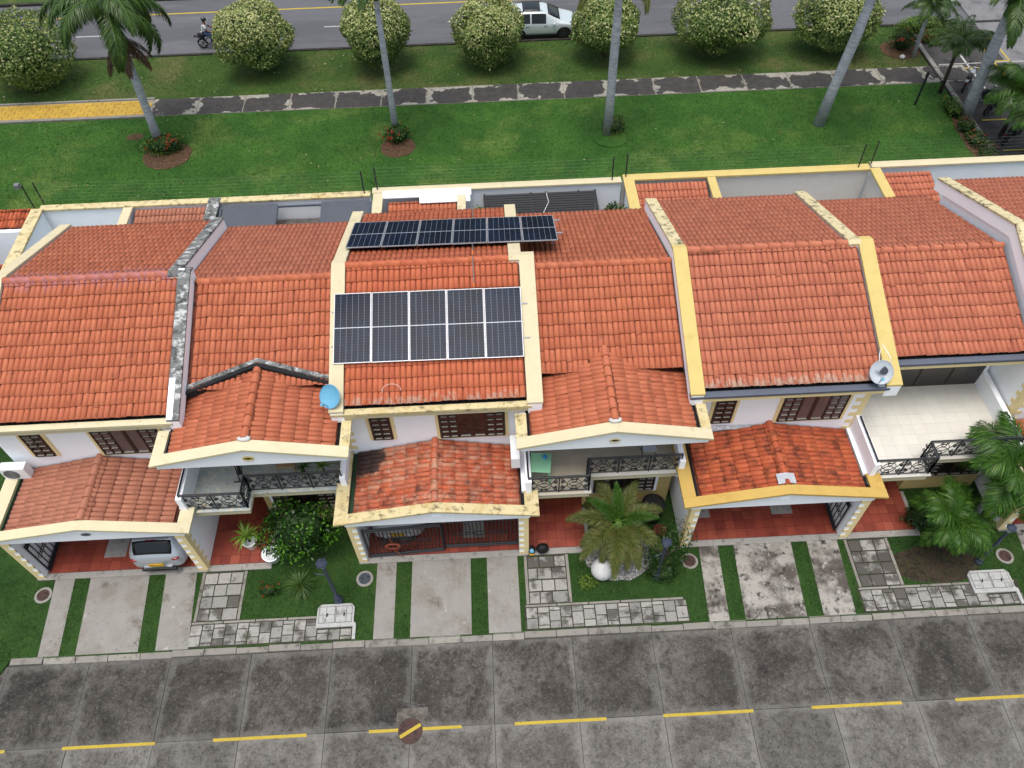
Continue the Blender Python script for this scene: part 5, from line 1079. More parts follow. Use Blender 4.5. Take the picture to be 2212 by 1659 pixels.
# fallen leaves and litter specks on the lawn
n = 420; P = np.stack([np.random.uniform(-28, 25, n), np.random.choice([0, 1], n), np.full(n, .05)], 1); P[:, 1] = np.where(P[:, 1] > 0, np.random.uniform(19, 29.6, n), np.random.uniform(31.5, 35.7, n))
leafmat('fallen_leaf', [S(150, 120, 80), S(120, 90, 60), S(180, 168, 130), S(196, 190, 170)], .1)
fl_ = put('fallen_leaves', field_mesh('fallen_leaves', 'fallen_leaf', P, rand_axes(np.tile([[0, 0, 1.]], (n, 1)), .06, .11, .3), LEAF_V, LEAF_F)); fl_['kind'] = 'stuff'; fl_['label'] = 'dry fallen leaves scattered over the lawn and verge'; fl_['category'] = 'leaves'

# ------------------------------------------------------------------ vehicles
def paint(name, c, metal=.0, rough=.32): d = Nd(name); return d.bsdf(c, rough, metal, .5, .7)
paint('silver_paint', W1(176, 182, 190), .45); paint('pearl_paint', W1(186, 196, 198), .2); paint('greywhite_paint', S(190, 194, 200), .1); paint('black_paint', S(26, 27, 30)); paint('red_paint', S(150, 36, 34))
plain('car_glass', S(20, 24, 28), .06, spec=.35, coat=.1, var=.1); plain('tyre_rubber', S(24, 24, 25), .8); plain('alloy', S(70, 72, 76), .35, metal=.6); plain('lamp_red', S(150, 24, 26), .2, coat=.5); plain('lamp_clear', S(210, 214, 218), .15, coat=.5); plain('plate_yellow', S(222, 172, 40), .5); plain('chrome', S(200, 204, 210), .2, metal=.8)
def car(label, loc, rz, body, L=4.45, Wd=1.84, Hh=1.6, plate=True):
    """hatchback / SUV, rear at local y=0, nose at y=L"""
    t = thing('car', label, 'car', loc, rz, group='cars'); W2 = Wd/2
    # stations: y, bottom z, belt z, half width, top z, top half width
    q = [(0.00, .42, .86, W2*.68, .90, W2*.52), (.10, .34, .98, W2*.87, 1.04, W2*.70), (.28, .27, 1.02, W2*.96, 1.26, W2*.70), (.55, .25, 1.03, W2, Hh-.10, W2*.70), (.95, .25, 1.02, W2, Hh-.02, W2*.71), (1.6, .25, 1.00, W2, Hh, W2*.72), (2.3, .25, .98, W2, Hh-.02, W2*.71), (2.52, .25, .975, W2, Hh-.06, W2*.70), (3.36, .25, .97, W2*.995, 1.09, W2*.76), (3.5, .25, .95, W2*.985, 1.02, W2*.76), (4.0, .26, .88, W2*.95, .93, W2*.70), (4.3, .30, .74, W2*.86, .80, W2*.60), (L, .40, .60, W2*.70, .63, W2*.45)]
    def sec(s):
        y, zb, zl, w, zt, wt = s; zm = zb+(zl-zb)*.45
        return [(w*.86, y, zb), (w*.985, y, zb+.10), (w, y, zm), (w*.985, y, zl-.06), (w*.95, y, zl), (wt+(w*.95-wt)*.12, y, zt-(zt-zl)*.12), (wt*.86, y, zt), (wt*.4, y, zt+.02), (0, y, zt+.025)]
    S_ = [sec(s) for s in q]; n = len(S_[0]); m = MB(); vs = []
    for s in S_: vs += s+[(-x, y, z) for x, y, z in reversed(s[:-1])]
    K = 2*n-1; fs = []
    for i in range(len(S_)-1):
        for k in range(K-1): fs.append((i*K+k, (i+1)*K+k, (i+1)*K+k+1, i*K+k+1))
        fs.append((i*K+K-1, (i+1)*K+K-1, (i+1)*K, i*K))
    fs.append(tuple(range(K))); fs.append(tuple((len(S_)-1)*K+k for k in range(K-1, -1, -1)))
    m.add(vs, fs); m.build('body', body, t, local=True, smooth=True, sub=1)
    def patch(name, i0, i1, k0, k1, mat, off=.012, sx=(1, -1), shrink=.08):
        for sgn in sx:
            b = MB(); g = []
            for i in range(i0, i1+1):
                row = []
                for k in range(k0, k1+1):
                    p = Vector(S_[i][k]); row.append(p)
                g.append(row)
            c = sum((p for r in g for p in r), Vector())/sum(len(r) for r in g); fl = []
            for r in g:
                for p in r: p = p.lerp(c, shrink); d = Vector((p.x*1.0, (0 if 3 < i0+1 < 9 and i1 < 9 and i0 > 2 else .0), p.z-.8)).normalized(); fl.append(Vector((sgn*(p.x+d.x*off), p.y, p.z+d.z*off)))
            kk = k1-k0+1; b.add(fl, [(i*kk+k, (i+1)*kk+k, (i+1)*kk+k+1, i*kk+k+1) for i in range(i1-i0) for k in range(kk-1)]); b.build(name, mat, t, local=True, smooth=True)
    patch('side_window', 3, 5, 4, 5, 'car_glass', .02); patch('side_window', 5, 7, 4, 5, 'car_glass', .02)
    def screen(name, i0, i1, fa, fb, wd):
        """glass laid over the body between stations i0 and i1 (fractions fa..fb), wd = share of the width"""
        b = MB(); N, Mx = 7, 9; P = []
        def pt(f, x):
            i = min(int(f), len(S_)-2); r = f-i; h = []
            for s0 in (S_[i], S_[i+1]):
                half = s0[5:][::-1]; ax = abs(x)*half[-1][0]; z = half[-1][2]
                for u, v in zip(half[:-1], half[1:]):
                    if u[0] <= ax <= v[0]: q_ = (ax-u[0])/max(1e-6, v[0]-u[0]); z = u[2]+(v[2]-u[2])*q_; break
                h.append((math.copysign(ax, x), s0[0][1], z))
            return Vector(h[0]).lerp(Vector(h[1]), r)
        for j in range(N):
            f = i0+fa+(i1-i0-fa-fb)*j/(N-1); taper = wd*(1-.06*abs(j/(N-1)-.5))
            for k in range(Mx): P.append(pt(f, (k/(Mx-1)*2-1)*taper))
        b.add(P, [(j*Mx+k, j*Mx+k+1, (j+1)*Mx+k+1, (j+1)*Mx+k) for j in range(N-1) for k in range(Mx-1)])
        o = b.build(name, 'car_glass', t, local=True, smooth=True); m_ = o.modifiers.new('solid', 'SOLIDIFY'); m_.thickness = .07; m_.offset = 0
    screen('rear_window', 1, 3, .35, .25, .93); screen('windscreen', 7, 8, .12, .08, .95)
    if not plate: screen('sunroof', 4, 6, .3, .2, .78)
    for sx in (-1, 1):
        for y in (.85, 3.55):
            w = MB().lathe([(.20, -.1), (.33, -.09), (.345, 0), (.33, .09), (.20, .1)], 20, (sx*(W2-.045), y, .345), 'x').build('wheel', 'tyre_rubber', t, local=True)
            MB().lathe([(.02, -.105), (.2, -.1), (.21, .0), (.2, .1), (.02, .105)], 14, (sx*(W2-.04), y, .345), 'x').build('rim', 'alloy', w, local=True)
        MB().ball((sx*(W2-.27), .10, .92), (.15, .09, .045), 10, 6).build('tail_light', 'lamp_red', t, local=True, smooth=True)
        MB().ball((sx*(W2-.26), L-.25, .70), (.17, .12, .07), 10, 6).build('headlight', 'lamp_clear', t, local=True, smooth=True)
        MB().ball((sx*(W2+.09), 2.95, 1.02), (.10, .06, .07), 8, 6).build('mirror', body, t, local=True, smooth=True)
        for y in (1.3, 2.35): MB().box(sx*(W2+.005)-.012, sx*(W2+.005)+.012, y, y+.2, .86, .885).build('door_handle', 'chrome', t, local=True)
        MB().box(sx*(W2-.01)-.015, sx*(W2-.01)+.015, 1.3, 3.1, .26, .36).build('sill', 'black_plastic', t, local=True)
    for sx in (-1, 1):
        for y in (.85, 3.55): MB().tube([(sx*(W2+.0), y+.40*math.cos(a), .345+.40*math.sin(a)) for a in [-.25+i*(math.pi+.5)/14 for i in range(15)]], .045, 5).build('wheel_arch', 'black_plastic', t, local=True)
        MB().tube([(sx*W2*.62, .9, Hh+.02), (sx*W2*.62, 2.3, Hh+.01)], .018, 5).build('roof_rail', 'black_plastic', t, local=True)
    MB().box(-W2*.62, W2*.62, -.04, .12, .30, .44).build('rear_bumper', 'black_plastic', t, local=True, bevel=.03)
    MB().box(-W2*.66, W2*.66, L-.16, L-.04, .32, .46).build('front_grille', 'black_plastic', t, local=True, bevel=.03)
    if plate: MB().box(-.24, .24, -.035, -.005, .62, .76).build('number_plate', 'plate_yellow', t, local=True)
    MB().box(-W2*.62, W2*.62, .46, .72, Hh-.09, Hh-.05).build('spoiler', body, t, local=True, bevel=.015)
    MB().box(-.16, .16, .44, .47, Hh-.085, Hh-.06).build('brake_light', 'lamp_red', t, local=True)
    MB().box(-W2*.5, W2*.5, -.02, .03, .50, .54).build('chrome_strip', 'chrome', t, local=True)
    return t
car('silver hatchback parked nose-in under the brown garage roof', (-10.8, 2.80, .127), 0, 'silver_paint')
car('pale car with yellow plate behind the closed garage gate', (-3.0, 3.45, .127), 0, 'greywhite_paint')
car('white SUV driving on the far road behind the clipped trees', (1.85, 36.95, -.06), -math.pi/2, 'pearl_paint', 4.6, 1.87, 1.6, False)

def motorcycle(label, loc, rz, col='black_paint', group='parked motorcycles'):
    t = thing('motorcycle', label, 'motorcycle', loc, rz, group=group)   # front towards +X
    for x, nm in ((-.62, 'rear_wheel'), (.64, 'front_wheel')):
        w = MB().tube([(x+.26*math.cos(a), 0, .31+.26*math.sin(a)) for a in [2*math.pi*i/20 for i in range(20)]], .05, 6, True).build(nm, 'tyre_rubber', t, local=True, smooth=True)
        m = MB(); m.lathe([(.05, -.05), (.05, .05)], 8, (x, 0, .31), 'y')
        for k in range(6): a = k*math.pi/3; m.tube([(x, 0, .31), (x+.23*math.cos(a), 0, .31+.23*math.sin(a))], .014, 4)
        m.build('hub', 'alloy', w, local=True)
    MB().ball((.12, 0, .82), (.28, .15, .13), 12, 8).build('fuel_tank', col, t, local=True, smooth=True)
    MB().tube([(-.75, 0, .86), (-.45, 0, .82), (-.1, 0, .80)], [.09, .12, .10], 8).build('seat', 'black_plastic', t, local=True, smooth=True)
    MB().tube([(-1.0, 0, .78), (-.75, 0, .74), (-.4, 0, .66)], [.05, .09, .10], 7).build('tail_fairing', col, t, local=True, smooth=True)
    MB().box(-.08, .25, -.13, .13, .30, .62).build('engine', 'alloy', t, local=True, bevel=.04)
    m = MB(); m.tube([(.40, 0, .92), (.1, 0, .66), (-.25, 0, .62), (-.62, 0, .34)], .03, 6); m.tube([(.40, 0, .9), (.28, 0, .4), (-.1, 0, .3), (-.55, 0, .33)], .025, 6); m.build('frame', 'black_paint', t, local=True)
    m = MB()
    for s in (-1, 1): m.tube([(.42, s*.07, .95), (.64, s*.08, .31)], .025, 6)
    m.build('fork', 'chrome', t, local=True)
    MB().tube([(.26, -.36, 1.02), (.38, -.15, 1.03), (.40, 0, 1.0), (.38, .15, 1.03), (.26, .36, 1.02)], .018, 6).build('handlebar', 'black_plastic', t, local=True)
    MB().ball((.50, 0, .86), (.09, .09, .09), 10, 7).build('headlight', 'lamp_clear', t, local=True, smooth=True)
    for s in (-1, 1): MB().tube([(.33, s*.25, 1.03), (.30, s*.32, 1.2)], .008, 4).ball((.30, s*.33, 1.22), (.02, .06, .04), 8, 5).build('mirror', 'black_plastic', t, local=True)
    MB().tube([(.1, -.16, .32), (-.4, -.18, .30), (-.85, -.18, .38)], .04, 7).build('exhaust', 'alloy', t, local=True)
    MB().tube([(.64+.32*math.cos(a), 0, .31+.32*math.sin(a)) for a in [.4+i*.3 for i in range(6)]], .05, 5).build('front_mudguard', col, t, local=True)
    MB().box(-1.02, -.98, -.06, .06, .70, .76).build('tail_light', 'lamp_red', t, local=True)
    return t
mt = motorcycle('black motorcycle ridden along the far road', (-15.35, 36.75, -.06), 0, group='motorcycles in traffic')
pk1 = motorcycle('white panelled motorcycle parked nearest the far road in the bay', (26.7, 29.2, .01), .9, 'greywhite_paint')
copy = [('dark motorcycle parked behind the thick pale palm trunk', (26.9, 27.6, .01), .35), ('black motorcycle parked just right of the thick palm trunk', (27.2, 26.8, .01), .5), ('black motorcycle parked under the right hand bushy palm', (27.0, 24.3, .01), .6), ('black motorcycle at the near end of the parking bay', (27.6, 23.2, .01), .5)]
pk2 = motorcycle(copy[0][0], copy[0][1], copy[0][2], 'black_paint')
for lb, loc, rz in copy[1:]: copy_tree(pk2, loc, rz, 1, lb)
# rider
plain('skin', S(120, 84, 66), .6); plain('white_cloth', S(222, 224, 228), .8); plain('denim', S(50, 72, 110), .85); plain('shoe_black', S(28, 26, 26), .6)
def skinned(name, nodes, edges, mat, parent, sub=2):
    me = bpy.data.meshes.new(name); me.from_pydata([n[:3] for n in nodes], edges, []); me.materials.append(MATS[mat])
    o = put(name, me, parent, local=True); sk = o.modifiers.new('skin', 'SKIN'); sk.use_smooth_shade = True
    if not me.skin_vertices: me.attributes  # layer is made by the modifier
    for i, n in enumerate(nodes): me.skin_vertices[0].data[i].radius = (n[3], n[3]*(n[4] if len(n) > 4 else 1)); me.skin_vertices[0].data[i].use_root = (i == 0)
    o.modifiers.new('sub', 'SUBSURF').levels = sub; o.modifiers['sub'].render_levels = sub; return o
rd = thing('person', 'rider in white shirt, blue jeans and black helmet on the moving motorcycle', 'person', (-15.35, 36.75, -.06))
def lerp3(a, b, t): return tuple(a[i]+(b[i]-a[i])*t for i in range(3))
try:
    bn = [(-.32, 0, .98, .13), (-.30, 0, 1.12, .14), (-.24, 0, 1.32, .16), (-.20, 0, 1.46, .12), (-.18, 0, 1.55, .06), (-.16, 0, 1.66, .09), (-.15, 0, 1.74, .09)]; be = [(i, i+1) for i in range(6)]
    for s in (-1, 1):
        b = len(bn); bn += [(-.20, s*.17, 1.44, .065), (-.06, s*.25, 1.20, .05), (.16, s*.27, 1.08, .04), (.28, s*.27, 1.05, .035)]; be += [(3, b), (b, b+1), (b+1, b+2), (b+2, b+3)]
        b = len(bn); bn += [(-.28, s*.11, .94, .095), (.08, s*.19, .86, .075), (.0, s*.19, .45, .05), (-.02, s*.19, .34, .04), (.12, s*.19, .31, .04)]; be += [(0, b), (b, b+1), (b+1, b+2), (b+2, b+3), (b+3, b+4)]
    body = skinned('body', bn, be, 'skin', rd)
    sn = [(n[0], n[1], n[2], n[3]*1.12) for n in bn[:4]]; se = [(0, 1), (1, 2), (2, 3)]
    for s, i in ((-1, 7), (1, 16)):
        b = len(sn); sn += [(*bn[i][:3], .08), (*lerp3(bn[i], bn[i+1], .75), .068)]; se += [(3, b), (b, b+1)]
    skinned('shirt', sn, se, 'white_cloth', rd)
    tn = [(bn[0][0], 0, bn[0][2]-.02, .15)]; te = []
    for i in (11, 20):
        b = len(tn); tn += [(*bn[i][:3], .108), (*bn[i+1][:3], .088), (*bn[i+2][:3], .066), (*bn[i+3][:3], .055)]; te += [(0, b), (b, b+1), (b+1, b+2), (b+2, b+3)]
    skinned('trousers', tn, te, 'denim', rd)
    for s in (-1, 1):
        MB().ball((.06, s*.19, .30), (.13, .05, .05), 10, 6).build('shoe', 'shoe_black', rd, local=True, smooth=True)
        h = MB(); h.ball((.30, s*.28, 1.04), (.05, .045, .03), 8, 6)
        for k in range(4): h.tube([(.31, s*(.25+.02*k), 1.05), (.345, s*(.25+.02*k), 1.04), (.345, s*(.25+.02*k), 1.0), (.32, s*(.25+.02*k), .99)], .010, 5)
        h.tube([(.28, s*.25, 1.04), (.30, s*.235, 1.01), (.33, s*.235, .995)], .011, 5); h.build('hand', 'skin', rd, local=True, smooth=True)
except Exception as e: print('rider', e)
hm = MB().ball((-.14, 0, 1.74), (.145, .13, .145), 16, 10).build('helmet', 'black_paint', rd, local=True, smooth=True)
MB().ball((-.09, 0, 1.72), (.112, .118, .06), 14, 8).build('visor', 'car_glass', hm, local=True, smooth=True)

# ------------------------------------------------------------------ garage gates
gate_leaf('garage_gate', 'left leaf of the closed black gate, with hanging hose', (-3.95, 3.0), (-1.5, 3.12), .16, 2.05, 20)
gate_leaf('garage_gate', 'right leaf of the closed black gate of the patched roof garage', (-1.45, 3.2), (1.0, 3.2), .2, 2.1, 20)
gate_leaf('garage_gate', 'open black gate leaf folded against the wall left of the silver car', (-14.62, 3.1), (-14.62, 5.0), .16, 1.9, 10)
gate_leaf('garage_gate', 'open black gate leaf inside the empty red floored garage', (11.66, 3.1), (11.66, 5.0), .16, 1.9, 10)
hs = MB(); plain('hose_red', S(176, 92, 66), .5)
for k in range(6): hs.tube([(-3.1+(.24-.01*k)*math.cos(a), 2.93-.012*k, 1.0+.02*k+(.19-.008*k)*math.sin(a)) for a in [2*math.pi*i/20 for i in range(20)]], .012, 5, True)
hs.tube([(-3.1, 2.92, .8), (-2.95, 2.9, .5), (-2.85, 2.9, .25)], .012, 5).tube([(-3.1, 2.92, 1.2), (-3.15, 2.95, 1.5)], .012, 5)
tag(hs.build('garden_hose', 'hose_red'), 'coiled reddish garden hose hanging on the closed gate', 'hose')
for x, y, lb in ((-12.6, 3.95, 'grey mat on the garage floor left of the silver car'), (7.25, 4.3, 'grey mat at the left in the empty garage'), (10.1, 4.3, 'grey mat at the right in the empty garage'), (-.5, 4.0, 'grey mat on the floor behind the closed gate')):
    tag(MB().box(x-.36, x+.36, y-.45, y+.45, .135, .146).build('floor_mat', 'granolithic'), lb, 'mat', 'grey mats in the garages')

# ------------------------------------------------------------------ lamp posts
def lamp(label, loc, h):
    t = thing('lamp_post', label, 'lamp post', loc, group='garden lamp posts')
    MB().lathe([(.15, 0), (.15, .12), (.10, .2), (.12, .3), (.075, .42), (.06, .5), (.05, h-.35), (.075, h-.3), (.05, h-.22)], 10).build('post', 'lamp_blue', t, local=True)
    MB().lathe([(.07, h-.24), (.14, h), (.14, h+.02)], 6).build('lantern', 'lamp_clear', t, local=True)
    MB().lathe([(.19, h+.02), (.17, h+.06), (.04, h+.20), (.02, h+.26)], 6).build('lantern_cap', 'lamp_blue', t, local=True)
    MB().tube([(0, 0, h*.72), (-.35, .05, h*.72)], .02, 5).build('cross_arm', 'lamp_blue', t, local=True)
    return t
plain('lamp_blue', S(62, 70, 88), .5)
l1 = lamp('dark blue garden lamp post beside the dense bushy tree', (-4.91, 1.55, .08), 2.75)
copy_tree(l1, (5.45, 1.8, .08), .5, .9, 'dark blue garden lamp post hidden in the oleander'); copy_tree(l1, (16.05, 1.75, .08), 1, .85, 'blue lamp post mostly hidden under the big bright palm')

# ------------------------------------------------------------------ dishes, air conditioners, small objects
plain('dish_blue', S(110, 180, 214), .5, var=.06); plain('dish_grey', S(190, 198, 206), .45, var=.04); plain('logo_ink', S(48, 54, 66), .6)
def dish(label, base, c, nrm, r, mat, flip=1):
    t = thing('satellite_dish', label, 'satellite dish', base, group='satellite dishes'); n = Vector(nrm).normalized(); a = n.cross(Vector((0, 0, 1))).normalized(); b = n.cross(a)*-1; c = Vector(c)
    m = MB(); R, K = 6, 22; vs = []
    for i in range(R+1):
        for k in range(K): th = 2*math.pi*k/K; rr = r*i/R; vs.append(c+a*rr*math.cos(th)*.9+b*rr*math.sin(th)+n*(.22*rr*rr/r))
    fs = [(i*K+k, i*K+(k+1) % K, (i+1)*K+(k+1) % K, (i+1)*K+k) for i in range(R) for k in range(K)]
    m.add(vs, fs); dsh = m.build('reflector', mat, t, smooth=True)
    MB().tube([c+(a*.9*math.cos(2*math.pi*k/K)+b*math.sin(2*math.pi*k/K))*r+n*.22*r for k in range(K)], .012, 5, True).build('rim', mat, dsh)
    arm = c-b*r*.8+n*.1; f = c-b*r*.55+n*r*1.15
    MB().tube([arm, f], .02, 5).build('feed_arm', mat, t); MB().tube([f-n*.06, f+n*.06], .05, 8).build('receiver', 'dish_blue', t)
    MB().tube([base, Vector(base).lerp(c, .6), c-n*.02], .028, 6).build('mast', mat, t); MB().box(base[0]-.1, base[0]+.1, base[1]-.08, base[1]+.08, base[2]-.01, base[2]+.02).build('base_plate', mat, t)
    return t, c, a, b, n
dish('faded blue satellite dish on the wall corner left of the solar panels', (-4.25, 5.12, 5.58), (-4.36, 5.35, 6.0), (-.35, -.75, .75), .36, 'dish_blue')
t, c, a, b, n = dish('grey satellite dish with dark logo at the yellow parapet end', (12.05, 5.1, 5.58), (11.95, 5.25, 6.0), (-.25, -.7, .8), .36, 'dish_grey')
def decal_text(txt, size, origin, u, v, mat, parent, name='lettering'):
    cu = bpy.data.curves.new(name, 'FONT'); cu.body = txt; cu.size = size; cu.extrude = .001; cu.align_x = 'CENTER'
    o = bpy.data.objects.new(name, cu); COL.objects.link(o); dg = bpy.context.evaluated_depsgraph_get(); me = bpy.data.meshes.new_from_object(o.evaluated_get(dg)); bpy.data.objects.remove(o)
    me.materials.clear(); me.materials.append(MATS[mat]); w = u.cross(v)
    return put(name, me, parent, mat=Matrix(((u.x, v.x, w.x, origin.x), (u.y, v.y, w.y, origin.y), (u.z, v.z, w.z, origin.z), (0, 0, 0, 1))))
u = (a if a.x > 0 else -a); v = n.cross(u)
u2 = (u*math.cos(.55)-v*math.sin(.55)); v2 = n.cross(u2)
decal_text('DIRECTV', .085, c+n*.075-v2*.12+u*.02, u2, v2, 'logo_ink', t)
lg = MB(); P = [c+n*.055+u*.04+v2*.02+u2*x+v2*y for x, y in [(-.10, -.07), (-.10, .15)]+[(.0+.10*math.sin(math.pi*k/10), .04+.11*math.cos(math.pi*k/10)) for k in range(11)]]
lg.add([p+n*.02 for p in P], [tuple(range(len(P)))]); lg.build('logo', 'logo_ink', t)
decal_text('45', .11, Vector((UX[0]+2.84, 2.83, 2.925)), Vector((1, 0, 0)), Vector((0, 0, 1)), 'logo_ink', H1)
tag(MB().tube([(12.3, 5.3, 6.0), (12.2, 5.5, 6.35), (12.05, 5.9, 6.5), (11.95, 5.7, 6.3), (11.95, 5.3, 5.9)], .012, 5).build('coax_cable', 'white_plastic'), 'looped white cable above the grey satellite dish', 'cable')
tag(MB().tube([(-2.6+.28*math.cos(k*.42), 5.5+.2*math.sin(k*.42), 5.93+.076*math.sin(k*.42)) for k in range(9)], .005, 4).build('coax_cable', 'white_plastic'), 'thin white cable loop lying on tiles near the blue dish', 'cable')
def aircon(label, x0, x1, y0, y1, z0, z1, fan):
    t = thing('air_conditioner', label, 'air conditioner', ((x0+x1)/2, (y0+y1)/2, z0), group='outdoor air conditioner units')
    MB().box(x0, x1, y0, y1, z0, z1).build('casing', 'white_plastic', t, bevel=.02)
    if fan == 'y':
        cx, cz = x0+(x1-x0)*.38, (z0+z1)/2
        for r in (.05, .11, .17, .23): MB().tube([(cx+r*math.cos(k*.314), y0-.008, cz+r*math.sin(k*.314)) for k in range(20)], .008, 4, True).build('fan_guard', 'grey_plastic', t)
        MB().py([(cx+.24*math.cos(k*.314), cz+.24*math.sin(k*.314)) for k in range(20)], y0-.004, y0).build('fan_opening', 'grey_plastic', t)
    for k in range(2): MB().box(x0+.1+k*(x1-x0-.25), x0+.14+k*(x1-x0-.25), y0+.02, y1+.15, z0-.05, z0-.01).build('bracket', 'grey_plastic', t)
aircon('white air conditioner unit with round fan on the far left wall', -15.25, -14.45, 4.95, 5.25, 2.98, 3.55, 'y')
aircon('long white air conditioner seen end-on above the patched garage roof', .86, 1.14, 4.2, 5.1, 3.35, 3.9, 'x')
# balcony furniture
plain('mint_plastic', S(146, 206, 166), .5, var=.04); plain('blue_plastic', S(52, 140, 200), .5); plain('teal_plastic', S(24, 70, 96), .5)
tb = thing('table', 'mint green plastic table on the middle balcony', 'table', (1.78, 4.28, 2.8), -.12)
MB().box(-.33, .33, -.36, .36, .66, .70).build('table_top', 'mint_plastic', tb, local=True, bevel=.02)
for sx in (-1, 1):
    for sy in (-1, 1): MB().tube([(sx*.27, sy*.30, .66), (sx*.33, sy*.37, 0)], .045, 6, r1=.03).build('leg', 'mint_plastic', tb, local=True)
tag(MB().lathe([(.05, 0), (.065, .06), (.06, .13), (.05, .14)], 12, (1.92, 4.42, 3.5)).build('mug', 'blue_plastic'), 'small blue cup on the mint green table', 'cup')
fc = thing('metal_stand', 'folded black metal stand on the left marble balcony', 'stand', (-7.75, 4.75, 2.8))
m = MB(); m.tube([(-.25, -.2, .02), (.25, -.2, .02)], .025).build('foot_bar', 'wrought_iron', fc, local=True)
for s in (-1, 1): MB().tube([(s*.05, -.2, .02), (s*.12, .1, .8)], .02).build('strut', 'wrought_iron', fc, local=True)
MB().tube([(0, -.1, .3), (0, .1, .75)], .06).build('cover', 'black_plastic', fc, local=True)
plain('rattan', S(176, 150, 110), .8)
ch = thing('chair', 'low beige woven chair at the back of the left balcony', 'chair', (-6.3, 5.0, 2.8))
MB().box(-.3, .3, -.25, .3, .32, .4).build('seat', 'rattan', ch, local=True, bevel=.03); MB().px([(.25, .4), (.4, .8), (.46, .8), (.32, .4)], -.3, .3).build('backrest', 'rattan', ch, local=True)
for sx in (-1, 1):
    for sy in (-1, 1): MB().tube([(sx*.27, sy*.22, .32), (sx*.27, sy*.22, 0)], .02).build('leg', 'rattan', ch, local=True)
ch = thing('folding_chair', 'dark folding chair at the right end of the middle balcony', 'chair', (5.3, 4.85, 2.8))
MB().box(-.22, .22, -.2, .2, .42, .45).build('seat', 'dish_grey', ch, local=True); MB().box(-.22, .22, .2, .23, .5, .85).build('backrest', 'dish_grey', ch, local=True)
for s in (-1, 1): MB().tube([(s*.22, -.25, 0), (s*.22, .22, .85)], .015).build('leg', 'wrought_iron', ch, local=True); MB().tube([(s*.22, .25, 0), (s*.22, -.18, .44)], .015).build('leg', 'wrought_iron', ch, local=True)
# front garden objects
sb = thing('stone_ball', 'large white ball on the lawn before the foxtail palm', 'garden ball', (3.66, 2.02, .08))
MB().ball((0, 0, .36), .37, 24, 16).build('ball', 'white_weathered', sb, local=True, smooth=True)
tk = thing('plastic_bin', 'black lidded plastic barrel by the cream wall under the balcony', 'barrel', (5.6, 4.05, .1))
MB().lathe([(.30, 0), (.36, .1), (.38, .7), (.36, .78)], 18).build('barrel', 'black_plastic', tk, local=True); MB().lathe([(.40, .78), (.40, .83), (.3, .9), (.02, .92)], 18).build('lid', 'black_plastic', tk, local=True)
pt = thing('flower_pot', 'white pot holding the striped dracaena on the porch edge', 'pot', (-8.0, 3.65, .126), group='garden pots')
MB().lathe([(.16, 0), (.24, .42), (.26, .44), (.22, .44), (.20, .38), (.02, .38)], 16).build('pot', 'white_paint', pt, local=True, smooth=True)
pt = thing('flower_pot', 'large white trough pot beside the dense bushy tree', 'pot', (-7.2, 3.15, .126), group='garden pots')
MB().lathe([(.2, 0), (.30, .4), (.33, .42), (.28, .42), (.25, .34), (.02, .34)], 16).build('pot', 'white_paint', pt, local=True, smooth=True)
pt = thing('flower_pot', 'dark red pot by the garage wall behind the oleander', 'pot', (5.75, 3.3, .1), group='garden pots')
MB().lathe([(.15, 0), (.22, .35), (.24, .37), (.2, .37), (.18, .3), (.02, .3)], 16).build('pot', 'red_grout', pt, local=True, smooth=True)
hb = thing('backpack', 'black bag left on the porch step by the pillar', 'bag', (1.78, 2.92, .127))
MB().ball((0, 0, .2), (.22, .17, .22), 14, 9, .12).build('bag_body', 'black_plastic', hb, local=True, smooth=True); MB().tube([(-.05, -.1, .36), (0, -.02, .46), (.05, -.1, .36)], .015).build('strap', 'black_plastic', hb, local=True)
he = thing('helmet', 'black motorcycle helmet with white and yellow marks on the porch step', 'helmet', (1.42, 2.92, .127))
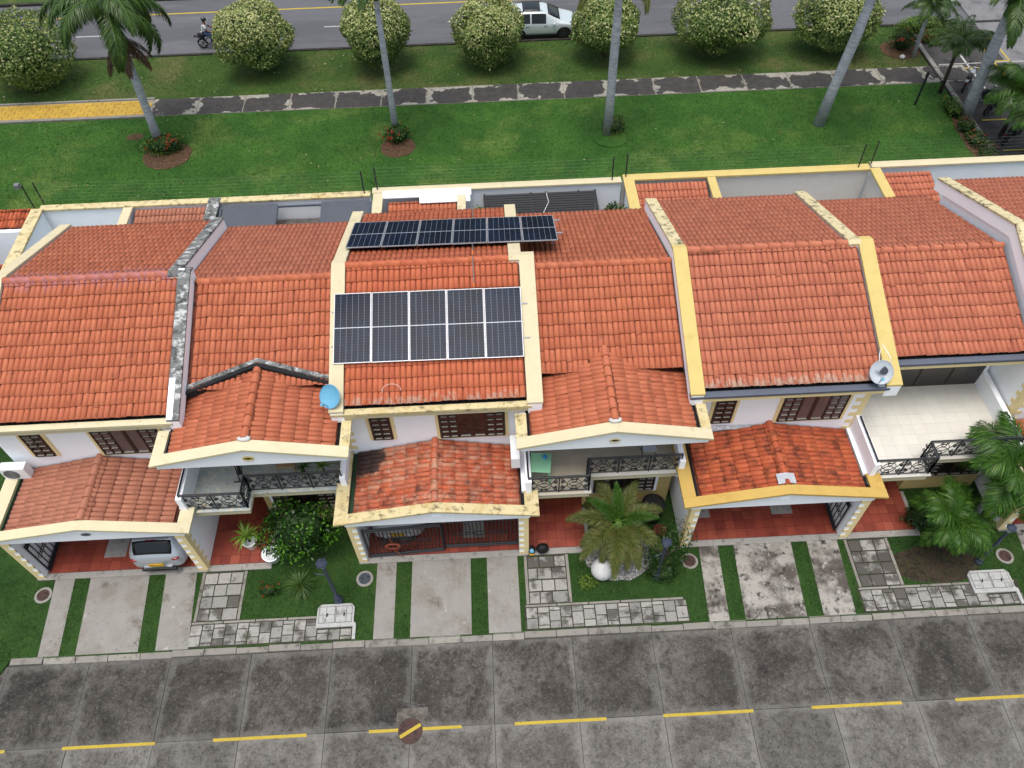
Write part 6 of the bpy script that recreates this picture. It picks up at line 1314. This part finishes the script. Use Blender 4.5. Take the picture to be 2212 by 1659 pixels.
MB().ball((0, 0, .15), (.13, .16, .14), 16, 10).build('shell', 'black_paint', he, local=True, smooth=True); MB().ball((0, -.06, .2), (.09, .10, .085), 12, 8).build('visor', 'dish_blue', he, local=True, smooth=True); MB().ball((0, -.12, .08), (.10, .06, .04), 10, 6).build('chin_guard', 'plate_yellow', he, local=True, smooth=True)
cb = tag(MB().box(-16.3, -16.05, 1.3, 1.44, .1, .13).build('brick', 'rattan'), 'pale brick lying on the grass at the far left', 'brick'); 
tag(MB().px([(-.9, 0), (-.9, .35), (-.2, .35), (-.2, 0)], -16.6, -15.85).build('planter_box', 'terracotta_tiles'), 'terracotta planter cut by the left picture edge at the street', 'planter')
# white things lying on the lawn, shrubs marker post
for x, y, lb in ((-15.6, 20.4, 'white scrap of paper on the lawn near the wall corner'), (19.2, 21.6, 'pale flat card lying on the lawn at the right')): tag(MB().box(x-.14, x+.14, y-.1, y+.1, .02, .05).build('litter', 'white_plastic'), lb, 'litter', 'litter on the lawn')
bp = thing('bollard', 'dark slanted metal post on the lawn near the path end', 'post', (23.4, 27.75, 0)); MB().tube([(0, 0, 0), (.0, .0, 1.6)], .06, 8).build('post', 'wrought_iron', bp, local=True); MB().lathe([(.08, 1.6), (.08, 1.9), (.02, 1.95)], 8).build('head', 'wrought_iron', bp, local=True)
st = thing('rock', 'pale round stone by the palm foot at the path end', 'stone', (24.3, 32.3, 0)); MB().ball((0, 0, .1), (.16, .14, .12), 10, 7, .1).build('stone', 'white_weathered', st, local=True, smooth=True)
# flashing strips
tag(MB().px([(5.30, 3.30), (5.36, 3.42), (5.38, 3.42), (5.32, 3.28)], 7.0, 9.2).build('roof_flashing', 'flashing_metal'), 'silver foil flashing where the yellow framed garage roof meets the wall', 'flashing', 'silver roof flashings')
tag(MB().py([(8.95, 3.52), (9.22, 3.60), (9.5, 3.52), (9.5, 3.50), (9.22, 3.575), (8.95, 3.50)], 3.06, 3.42).build('roof_flashing', 'flashing_metal'), 'silver foil patch at the front of the yellow framed garage ridge', 'flashing', 'silver roof flashings')
